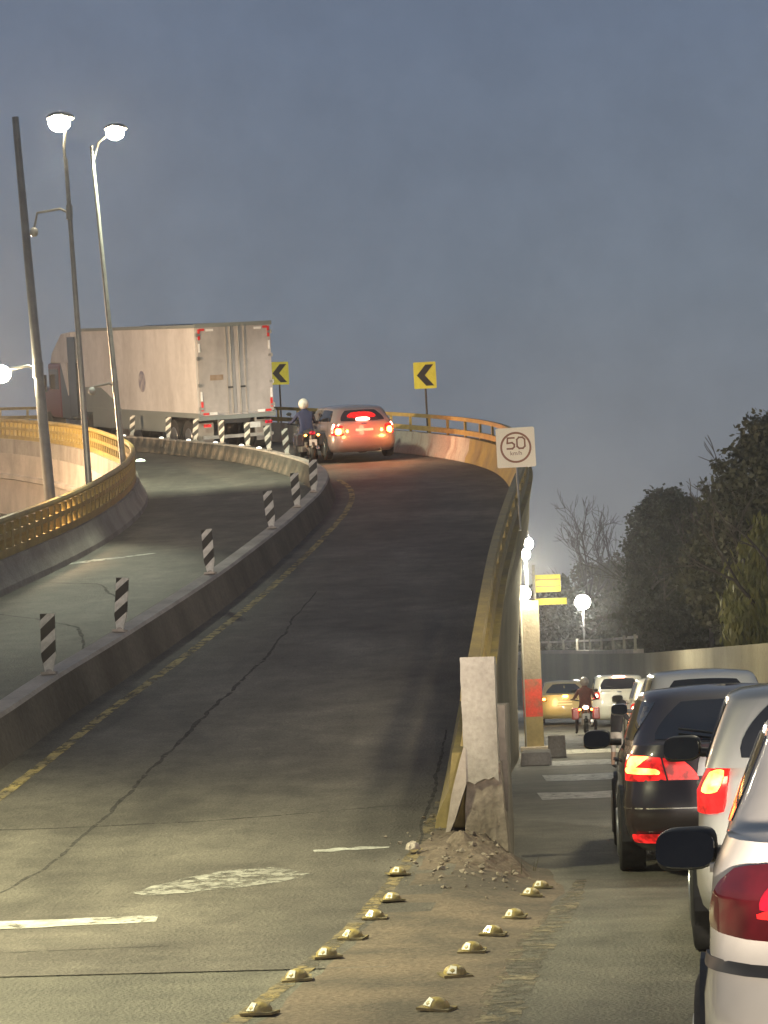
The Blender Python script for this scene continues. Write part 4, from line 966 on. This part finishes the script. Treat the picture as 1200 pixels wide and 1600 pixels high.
def lights_red(root, patch, lo, up, ab, ag):
    for s in (-1, 1):
        l = sym(patch, lo, s, [(ab * 1.18, .58), (ab * .66, .58), (ab * .70, .92), (ab * 1.12, .92)], 'tail_light', T_RED, root, off=.018, roundness=.5, thick=.03)
        sym(patch, lo, s, [(ab * .98, .60), (ab * .76, .60), (ab * .76, .82), (ab * .98, .82)], 'lit_lens', T_AMB, l, off=.024, roundness=.8, thick=.006)
        sym(patch, lo, s, [(ab * 1.10, .84), (ab * 1.00, .84), (ab * 1.00, .97), (ab * 1.08, .97)], 'lit_lens', T_WHITE, l, off=.024, roundness=.8, thick=.006)
        sym(patch, lo, s, [(ab * .62, .66), (ab * .54, .66), (ab * .54, .76), (ab * .62, .76)], 'lit_lens', T_AMB, root, off=.02, roundness=.8, thick=.006)
    patch(up, [(-ag * .26, .12), (ag * .26, .12), (ag * .24, .34), (-ag * .24, .34)], 'high_brake_light', T_WHITE, root, off=.02, roundness=.8)
    patch(up, [(-ag * .6, .30), (ag * .6, .30), (ag * .5, .72), (-ag * .5, .72)], 'rear_window_red_glow', T_RED, root, off=.008, roundness=.7)  # red brake glow on the rear glass, given as emission
    patch(lo, [(-ab * .30, .62), (ab * .30, .62), (ab * .30, .78), (-ab * .30, .78)], 'number_plate', PLATE, root, off=.01, roundness=.05)

h = 6.5; car('sedan', 'white sedan with dark red tail lamp and black mirror, cut by the picture edge', 4.3, 1.68, 1.42, placed(.295, 6.15, 1.68, h), h, P_WHITE, 'sedan', lights_white, dict(mirror=DARK, mz=-.13, P=dict(zs=[(0, 1.03), (.6, 1.04), (2.3, .95), (3.2, .88), (4.3, .70)])))
h = 6; car('hatchback', 'silver hatchback with orange red tail lamp between the white sedan and the dark car', 4.1, 1.75, 1.47, placed(.615, 11.8, 1.75, h), h, P_SILVER, 'suv', lights_silver, dict(mirror=DARK, spill=[]))
h = .5; car('sedan', 'black sedan with brake lamp glowing orange, ahead of the silver hatchback', 4.4, 1.80, 1.43, placed(.43, 17.0, 1.80, h), h, P_BLACK, 'hatch', lights_black, dict(mirror=DARK, spill=[], P=dict(gb=(.30, 3.2), gt=(.95, 2.3))))
h = -.5; car('white_suv', 'white off-road car with black windows beyond the dark sedan, one red brake lamp showing', 4.5, 1.80, 1.58, placed(1.02, 29.5, 1.80, h), h, P_W2, 'suv', lights_suv, dict(spill=[]))
h = 0; car('white_hatchback', 'white hatchback between the off-road car and the far white van', 4.0, 1.72, 1.48, placed(1.38, 45.5, 1.72, h), h, P_W2, 'suv', lights_suv, dict(spill=[]))
h = 0; car('white_van', 'white van far ahead with a glowing red brake lamp on its roof edge', 4.6, 1.75, 1.58, placed(.98, 69, 1.75, h), h, P_W3, 'van', lights_van, dict(spill=[]), cat='van')
h = 0; car('taxi', 'yellowish car with amber rear lamps beside the red motorcycle far ahead', 4.3, 1.75, 1.45, placed(-.65, 74, 1.75, h), h, P_Y, 'sedan', lights_taxi, dict(spill=[(-.4, .95, 14, (1, .6, .18))]))
h = -20
c = placed(-5.6, 59.0, 1.8, h)
rc = car('hatchback', 'hatchback braking on the ramp with red and orange rear lamps aglow', 4.2, 1.84, 1.42, (c[0], c[1], deck(c[1] + .5) + .02), h, P_RED, 'hatch', lights_red, dict(mirror=DARK, spill=[(-.62, .80, 38, (1, .30, .08)), (.70, .78, 52, (1, .30, .07)), (0, 1.0, 42, (1, .06, .03))]))
rc.rotation_mode = 'XYZ'; rc.rotation_euler = (R(9.0), 0, R(-h)) 
rc.rotation_euler = Matrix.Rotation(R(-h), 3, 'Z').to_euler()
rc.matrix_world = Matrix.Translation(rc.location) @ Matrix.Rotation(R(8.8), 4, 'X') @ Matrix.Rotation(R(20), 4, 'Z')
# ------------------------------------------------------------------ lorry on the ramp
TR_W = mat('trailer_white', (.60, .57, .55), (.44, .41, .39), scale=1.1, rough=.5, streak=.3, bump=.1, bscale=5, lo=.42, hi=.72, fine=.06); TR_D = mat('trailer_door', (.42, .38, .36), (.30, .27, .25), scale=1.6, rough=.55, streak=.35, bump=.1, bscale=5, lo=.4, hi=.7, fine=.08); TR_G = mp('trailer_skirt', (.20, .22, .21), rough=.6, coat=0)
lo = thing('lorry', 'articulated lorry with white box trailer and dark red cab on the ramp', 'lorry')
RRc = np.array([-8.17, 68.3]); hd = R(31); fwd = np.array([-math.sin(hd), math.cos(hd)]); rgt = np.array([math.cos(hd), math.sin(hd)])
cen = RRc - rgt * 1.25
lo.matrix_world = Matrix.Translation((cen[0], cen[1], deck(68.6) - .19)) @ Matrix.Rotation(R(9.6), 4, 'X') @ Matrix.Rotation(hd, 4, 'Z')
TL, Z0, Z1 = 10.5, 1.12, 3.86
mb = MB(); mb.box((0, TL / 2 + .03, (Z0 + Z1) / 2), (2.46, TL - .06, Z1 - Z0)); bx = mb.build('trailer_box', TR_W, lo)
for s in (-1, 1):
    for nm, a, b in (('top_rail', Z1 - .08, Z1 + .02), ('bottom_rail', Z0 - .03, Z0 + .12)):
        mb = MB(); mb.box((s * 1.235, TL / 2, (a + b) / 2), (.05, TL, b - a)); mb.build(nm, TR_G, bx)
    mb = MB(); mb.box((s * 1.20, TL * .56, .85), (.06, TL * .66, .50)); mb.build('side_skirt', TR_G, lo)
    mb = MB(); mb.prism([(TL * .62, Z0 + .10), (TL * .985, Z0 + .10), (TL * .985, Z0 + .80), (TL * .80, Z0 + .80), (TL * .70, Z0 + .45)], 0, .02)
    mb.v = [(s * 1.225 + (y * s), x, z) for x, y, z in mb.v]; mb.build('grey_side_panel', TR_G, lo)  # grey panel low on the forward end of the box side
    mb = MB(); mb.ellip((0, 0, 0), (.02, .33, .36), 14, 6); q = mb.build('emblem', mat('emblem_blue', (.20, .19, .24), (.42, .38, .38), scale=5, rough=.6, lo=.4, hi=.6), bx); q.location = (s * 1.225, 4.6, 2.15)
    mb = MB(); mb.box((s * .60, .0, (Z0 + Z1) / 2 + .01), (1.19, .05, Z1 - Z0 - .14)); dr = mb.build('rear_door', TR_D, lo)
    mb = MB(); mb.tube([(s * .13, -.05, Z0 + .05), (s * .13, -.05, Z1 - .08)], .022, 8); mb.build('lock_rod', STEEL, dr, smooth=True)
    mb = MB(); mb.tube([(s * .30 + .02, -.045, Z0 + .05), (s * .30 + .02, -.045, Z1 - .08)], .010, 6); mb.build('lock_rod', STEEL, dr, smooth=True)
    for zz in (.25, .95, 1.75, 2.45):
        mb = MB(); mb.box((s * 1.17, -.035, Z0 + zz), (.14, .03, .07)); mb.tube([(s * 1.215, -.04, Z0 + zz - .06), (s * 1.215, -.04, Z0 + zz + .06)], .022, 8); mb.build('hinge', STEEL, dr)
    mb = MB(); mb.box((s * .20, -.06, Z0 + .85), (.16, .03, .05)); mb.build('lock_handle', DARK, dr)
    RR_R = mat('reflector_red', (.75, .03, .03), rough=.3, coat=.5, emit=None); RR_W = mat('reflector_white', (.9, .86, .82), rough=.3, coat=.5)
    for (x, z, w, h_, m_) in ((1.13, Z1 - .28, .07, .32, RR_R), (1.03, Z1 - .14, .16, .07, RR_R), (.78, Z1 - .16, .24, .07, RR_W), (1.14, Z1 - .68, .06, .26, RR_W),
                              (1.14, Z0 + .62, .06, .28, RR_W), (1.13, Z0 + .32, .07, .28, RR_R), (.78, Z0 + .09, .24, .08, RR_W), (1.02, Z0 + .09, .18, .07, RR_R)):
        mb = MB(); mb.box((s * x, -.032, z), (w, .016, h_)); mb.build('reflective_strip', m_, dr)
    for y in (1.0, 2.2):
        mb = MB(); mb.tube([(s * .75, y, .50), (s * 1.2, y, .50)], .50, 24); w_ = mb.build('wheel', RUBBER, lo, smooth=30)
        mb = MB(); mb.tube([(s * 1.17, y, .5), (s * 1.215, y, .5)], [.30, .26], 18); mb.build('rim', RIM, w_, smooth=30)
    for y in (TL - .9, TL + 3.6):
        mb = MB(); mb.tube([(s * .72, y, .50), (s * 1.18, y, .50)], .50, 24); w_ = mb.build('wheel', RUBBER, lo, smooth=30)
    mb = MB(); mb.box((s * .95, .25, .62), (.5, .03, .62)); mb.build('mud_flap', mat('mud_flap', (.30, .28, .25), rough=.7), lo)
    mb = MB(); mb.box((s * 1.0, -.03, .86), (.22, .05, .09)); mb.build('tail_light', T_RED if s < 0 else T_DIM, lo)
mb = MB(); mb.box((.55, -.03, .80), (.34, .02, .17)); mb.build('number_plate', PLATE, lo)
mb = MB(); mb.box((0, -.004, Z1 - .02), (2.5, .07, .12)); mb.build('door_header', TR_G, lo)
mb = MB(); mb.box((0, -.004, Z0 - .04), (2.5, .09, .12)); mb.build('rear_sill', TR_G, lo)
mb = MB(); mb.box((0, .02, .50), (2.3, .08, .10)); mb.box((-.6, .05, .8), (.06, .06, .6)); mb.box((.6, .05, .8), (.06, .06, .6)); mb.build('underrun_bar', STEEL, lo)
mb = MB(); mb.box((-.62, -.03, 2.28), (.42, .012, .16)); mb.build('brown_label', mat('brown_label', (.22, .14, .08), (.32, .24, .18), scale=6, rough=.7), lo)
mb = MB(); mb.box((0, TL / 2, .98), (1.0, TL - .4, .2)); mb.box((0, TL + 2.0, .8), (.9, 5.6, .25)); mb.build('chassis', DARK, lo)
CAB_R = mp('cab_red', (.15, .014, .018)); CAB_N = mp('cab_navy', (.05, .075, .10), rough=.5)
mb = MB(); mb.box((0, TL + 2.85, 1.75), (2.3, 1.3, 1.9)); mb.box((0, TL + 4.0, 1.30), (2.05, 1.6, 1.1)); cb = mb.build('cab', CAB_R, lo, bevel=.08)
mb = MB(); mb.box((0, TL + 1.7, 1.75), (2.32, 1.0, 1.92)); mb.build('sleeper', CAB_N, lo, bevel=.06)
mb = MB(); mb.prism([(TL + 1.1, 2.70), (TL + 3.4, 2.70), (TL + 3.2, 3.05), (TL + 2.1, 3.72), (TL + 1.1, 3.78)], -1.08, 1.08); mb.v = [(y, x, z) for x, y, z in mb.v]; mb.build('roof_fairing', TR_W, lo, bevel=.04)
for s in (-1, 1):
    mb = MB(); mb.prism([(TL + .55, .9), (TL + 1.3, .9), (TL + 1.3, 3.6), (TL + .55, 3.6)], 0, .03); mb.v = [(s * 1.12 + y * s, x, z) for x, y, z in mb.v]; mb.build('side_extender', CAB_N, lo)
    mb = MB(); mb.prism([(TL + 1.35, 1.6), (TL + 2.0, 2.75), (TL + 1.35, 2.72)], 0, .03); mb.v = [(s * 1.155 + y * s, x, z) for x, y, z in mb.v]; mb.build('fairing_stripe', TR_W, lo)
    mb = MB(); mb.box((s * 1.16, TL + 2.85, 2.15), (.02, .95, .7)); mb.build('side_window', GLASS, cb)
    mb = MB(); mb.box((s * 1.32, TL + 3.45, 2.0), (.16, .12, .6)); mb.build('wing_mirror', DARK, cb)

# ------------------------------------------------------------------ riders and the street seller
def skin_person(name, label, joints, bones, radii, mats, pick, loc, rz=0.0, scale=1.0, group=None):
    me = bpy.data.meshes.new(name); names = list(joints)
    me.from_pydata([joints[k] for k in names], [(names.index(a), names.index(b)) for a, b in bones], [])
    o = link(bpy.data.objects.new(name + '_tmp', me))
    sk = o.modifiers.new('skin', 'SKIN'); sk.use_smooth_shade = True
    for i, k in enumerate(names):
        sv = me.skin_vertices[0].data[i]; r = radii[k]; sv.radius = (r, r) if np.isscalar(r) else r; sv.use_root = (k == 'pelvis')
    ss = o.modifiers.new('sub', 'SUBSURF'); ss.levels = 2; ss.render_levels = 2
    dg = bpy.context.evaluated_depsgraph_get(); dg.update()
    m2 = bpy.data.meshes.new_from_object(o.evaluated_get(dg)); bpy.data.objects.remove(o)
    m2.materials.clear()
    for m_ in mats: m2.materials.append(m_)
    for p in m2.polygons: p.material_index = pick(p.center); p.use_smooth = True
    ob = link(bpy.data.objects.new(name, m2)); ob.location = loc; ob.rotation_euler = (0, 0, rz); ob.scale = (scale,) * 3
    return tag(ob, label, 'person', group)
SKIN = mat('skin', (.42, .26, .17), (.36, .21, .14), scale=6, rough=.6); CL_DK = mat('dark_cloth', (.02, .018, .02), (.035, .03, .03), scale=9, rough=.9)
CL_PALE = mat('pale_cloth', (.55, .48, .40), (.45, .38, .32), scale=9, rough=.9); CL_NAVY = mat('navy_cloth', (.022, .028, .075), (.035, .04, .09), scale=8, rough=.9)
CL_RED = mat('red_cloth', (.17, .05, .04), (.09, .035, .03), scale=8, rough=.85)
STAND = dict(pelvis=(0, 0, .88), spine=(0, .06, 1.08), chest=(0, .14, 1.28), neck=(0, .22, 1.43), head=(0, .27, 1.53), crown=(0, .27, 1.66),
             shl=(-.17, .15, 1.34), ell=(-.22, .14, 1.08), wrl=(-.15, .32, .95), hal=(-.13, .40, .93), shr=(.17, .15, 1.34), elr=(.30, .26, 1.12), wrr=(.46, .42, 1.10), har=(.53, .48, 1.12),
             hil=(-.09, 0, .84), knl=(-.11, .03, .47), anl=(-.11, -.02, .09), tol=(-.12, .14, .04), hir=(.09, 0, .84), knr=(.12, .06, .47), anr=(.12, .02, .09), tor=(.13, .18, .04))
BON = [('pelvis', 'spine'), ('spine', 'chest'), ('chest', 'neck'), ('neck', 'head'), ('head', 'crown'), ('chest', 'shl'), ('shl', 'ell'), ('ell', 'wrl'), ('wrl', 'hal'), ('chest', 'shr'), ('shr', 'elr'), ('elr', 'wrr'), ('wrr', 'har'),
       ('pelvis', 'hil'), ('hil', 'knl'), ('knl', 'anl'), ('anl', 'tol'), ('pelvis', 'hir'), ('hir', 'knr'), ('knr', 'anr'), ('anr', 'tor')]
RAD = dict(pelvis=(.15, .11), spine=(.14, .10), chest=(.16, .11), neck=.055, head=(.085, .10), crown=(.06, .07), shl=.065, ell=.045, wrl=.035, hal=(.04, .02), shr=.065, elr=.045, wrr=.035, har=(.04, .02),
           hil=.095, knl=.062, anl=.045, tol=.035, hir=.095, knr=.062, anr=.045, tor=.035)
def hat(parent, c, r, m_, brim=True, helmet=False):
    mb = MB()
    if helmet: mb.ellip(c, (r * 1.0, r * 1.15, r * 1.1), 16, 10)
    else: mb.ellip(c, (r, r * 1.1, r * .75), 16, 6, z0=-.1)
    if brim: mb.box((c[0], c[1] + r * 1.25, c[2] - r * .05), (r * 1.5, r * 1.0, .012))
    return mb.build('helmet' if helmet else 'cap', m_, parent, smooth=50)
sel_ = skin_person('person', 'small street seller in dark top, cap and pale shorts beside the white off-road car', STAND, BON, RAD, [CL_DK, SKIN, CL_PALE, CL_DK],
    lambda c: 1 if c.z > 1.40 or (abs(c.x) > .36 and c.z > .9) or (c.y > .33 and c.z < 1.2 and c.z > .8) else (2 if .42 < c.z < .90 else (3 if c.z < .10 else (1 if c.z <= .42 else 0))), (.92, 37.5, 0), R(-40), .66)
hat(sel_, (0, .27, 1.60), .125, CL_DK)
mb = MB(); mb.box((.54, .50, 1.17), (.2, .14, .12)); tag(mb.build('paper_bag', CL_PALE, None), 'pale paper bag held out by the street seller', 'bag')
pb = bpy.data.objects['paper_bag']; pb.matrix_world = Matrix.Translation((.92, 37.5, 0)) @ Matrix.Rotation(R(-40), 4, 'Z') @ Matrix.Scale(.66, 4)

SIT = dict(pelvis=(0, -.25, .80), spine=(0, -.18, 1.0), chest=(0, -.08, 1.22), neck=(0, -.02, 1.38), head=(0, .03, 1.48), crown=(0, .03, 1.60),
           shl=(-.18, -.06, 1.28), ell=(-.30, .12, 1.08), wrl=(-.34, .38, 1.04), hal=(-.35, .47, 1.04), shr=(.18, -.06, 1.28), elr=(.30, .12, 1.08), wrr=(.34, .38, 1.04), har=(.35, .47, 1.04),
           hil=(-.12, -.20, .78), knl=(-.26, .16, .62), anl=(-.27, -.06, .12), tol=(-.29, .10, .05), hir=(.12, -.20, .78), knr=(.26, .16, .62), anr=(.27, -.06, .12), tor=(.29, .10, .05))
def motorcycle(label, loc, rz, paint, group=None, tail=T_WHITE, pitch=0.0):
    m_ = thing('motorcycle', label, 'motorcycle', loc, rz, group)
    for nm, y in (('wheel', -.68), ('wheel', .68)):
        mb = MB(); n, k = 26, 8; vs = []
        for i in range(n):
            a = 2 * PI * i / n
            for j in range(k): b = 2 * PI * j / k; rr = .25 + .06 * math.cos(b); vs.append((.065 * math.sin(b), y + rr * math.cos(a), .31 + rr * math.sin(a)))
        mb.add(vs, [(i * k + j, i * k + (j + 1) % k, ((i + 1) % n) * k + (j + 1) % k, ((i + 1) % n) * k + j) for i in range(n) for j in range(k)])
        w_ = mb.build('wheel', RUBBER, m_, smooth=True); mb = MB(); mb.tube([(-.05, y, .31), (.05, y, .31)], .09, 14); mb.build('rim', RIM, w_)
    mb = MB(); mb.tube([(0, -.25, .62), (0, .05, .80), (0, .40, .82), (0, .52, .70)], [.10, .17, .15, .06], 12); mb.build('fuel_tank', paint, m_, smooth=True)
    mb = MB(); mb.tube([(0, -.86, .82), (0, -.5, .76), (0, -.1, .74)], [.07, .13, .11], 10); mb.build('seat', DARK, m_, smooth=True)
    mb = MB(); mb.tube([(0, -.68, .31), (0, -.1, .48), (0, .2, .40)], [.05, .08, .12], 8); mb.box((0, .05, .42), (.26, .36, .30)); mb.build('engine', STEEL, m_)
    mb = MB(); mb.tube([(.17, .1, .3), (.17, -.75, .40)], [.035, .05], 10); mb.build('exhaust', CHROME, m_, smooth=True)
    for s in (-1, 1):
        mb = MB(); mb.tube([(s * .09, .68, .31), (s * .09, .50, .95)], .025, 8); mb.build('fork', CHROME, m_, smooth=True)
        mb = MB(); mb.tube([(s * .22, .40, 1.04), (s * .30, .42, 1.24)], .01, 6); mb.ellip((s * .33, .42, 1.28), (.075, .015, .05), 12, 6); mb.build('mirror', DARK, m_, smooth=True)
        mb = MB(); mb.ellip((s * .17, -.86, .74), (.035, .03, .03), 10, 6); mb.build('indicator', T_AMB, m_, smooth=True)
        mb = MB(); mb.box((s * .30, -.62, .62), (.22, .40, .34)); mb.build('pannier', paint, m_, bevel=.04)
    mb = MB(); mb.tube([(-.42, .36, 1.03), (-.15, .46, .98), (.15, .46, .98), (.42, .36, 1.03)], .018, 8); mb.build('handlebar', DARK, m_, smooth=True)
    mb = MB(); mb.box((0, -.98, .55), (.20, .02, .16)); mb.build('number_plate', PLATE, m_)
    mb = MB(); mb.tube([(0, -.86, .72), (0, -1.0, .40)], [.08, .05], 6); mb.build('mudguard', DARK, m_)
    mb = MB(); mb.ellip((0, -.92, .80), (.085, .04, .055), 14, 7); mb.build('tail_light', tail, m_, smooth=True)
    return m_
CY_RED = mp('motorcycle_red', (.45, .05, .04))
motorcycle('red motorcycle with panniers waiting between the yellowish car and the white van', (.72, 60.6, 0), 0, CY_RED).scale = (.9,) * 3
rd = skin_person('person', 'motorcycle rider in dull red with a grey helmet, feet down between the far cars', SIT, BON, RAD, [CL_RED, SKIN, CL_DK], lambda c: 2 if c.z < .62 else (1 if c.y > .42 and c.z > .9 else 0), (.72, 60.6, 0), 0, .9)
hat(rd, (0, .03, 1.54), .135, mat('helmet_grey', (.30, .28, .27), rough=.3, coat=.5), brim=False, helmet=True)
mx_, my_ = -6.45, 60.4
m2_ = motorcycle('motorcycle squeezing past the left side of the braking hatchback on the ramp', (mx_, my_, deck(my_) + .01), R(18), mp('motorcycle_dark', (.03, .03, .04)), tail=T_DIM)
rd2 = skin_person('person', 'motorcycle rider in a navy jacket with a white helmet beside the braking hatchback', SIT, BON, RAD, [CL_NAVY, SKIN, CL_DK], lambda c: 2 if c.z < .55 else (1 if c.y > .42 and c.z > .9 else 0), (mx_, my_, deck(my_) + .01), R(18))
hat(rd2, (0, .03, 1.54), .14, WHITE_P, brim=False, helmet=True)
for o in (m2_, rd2): o.matrix_world = Matrix.Translation((mx_, my_, deck(my_) + .03)) @ Matrix.Rotation(R(8.8), 4, 'X') @ Matrix.Rotation(R(18), 4, 'Z')
bpy.context.view_layer.update()

# ------------------------------------------------------------------ evening haze over the road
hz = bpy.data.materials.new('haze'); hz.use_nodes = True; t = hz.node_tree; t.nodes.clear()
pv = t.nodes.new('ShaderNodeVolumePrincipled'); pv.inputs['Color'].default_value = (.92, .93, .95, 1); pv.inputs['Density'].default_value = HAZE; pv.inputs['Anisotropy'].default_value = .82
om = t.nodes.new('ShaderNodeOutputMaterial'); t.links.new(pv.outputs[0], om.inputs['Volume'])
mb = MB(); mb.box((0, 135, 9.0), (350, 400, 20.2)); o = mb.build('haze', hz); tag(o, kind='stuff')
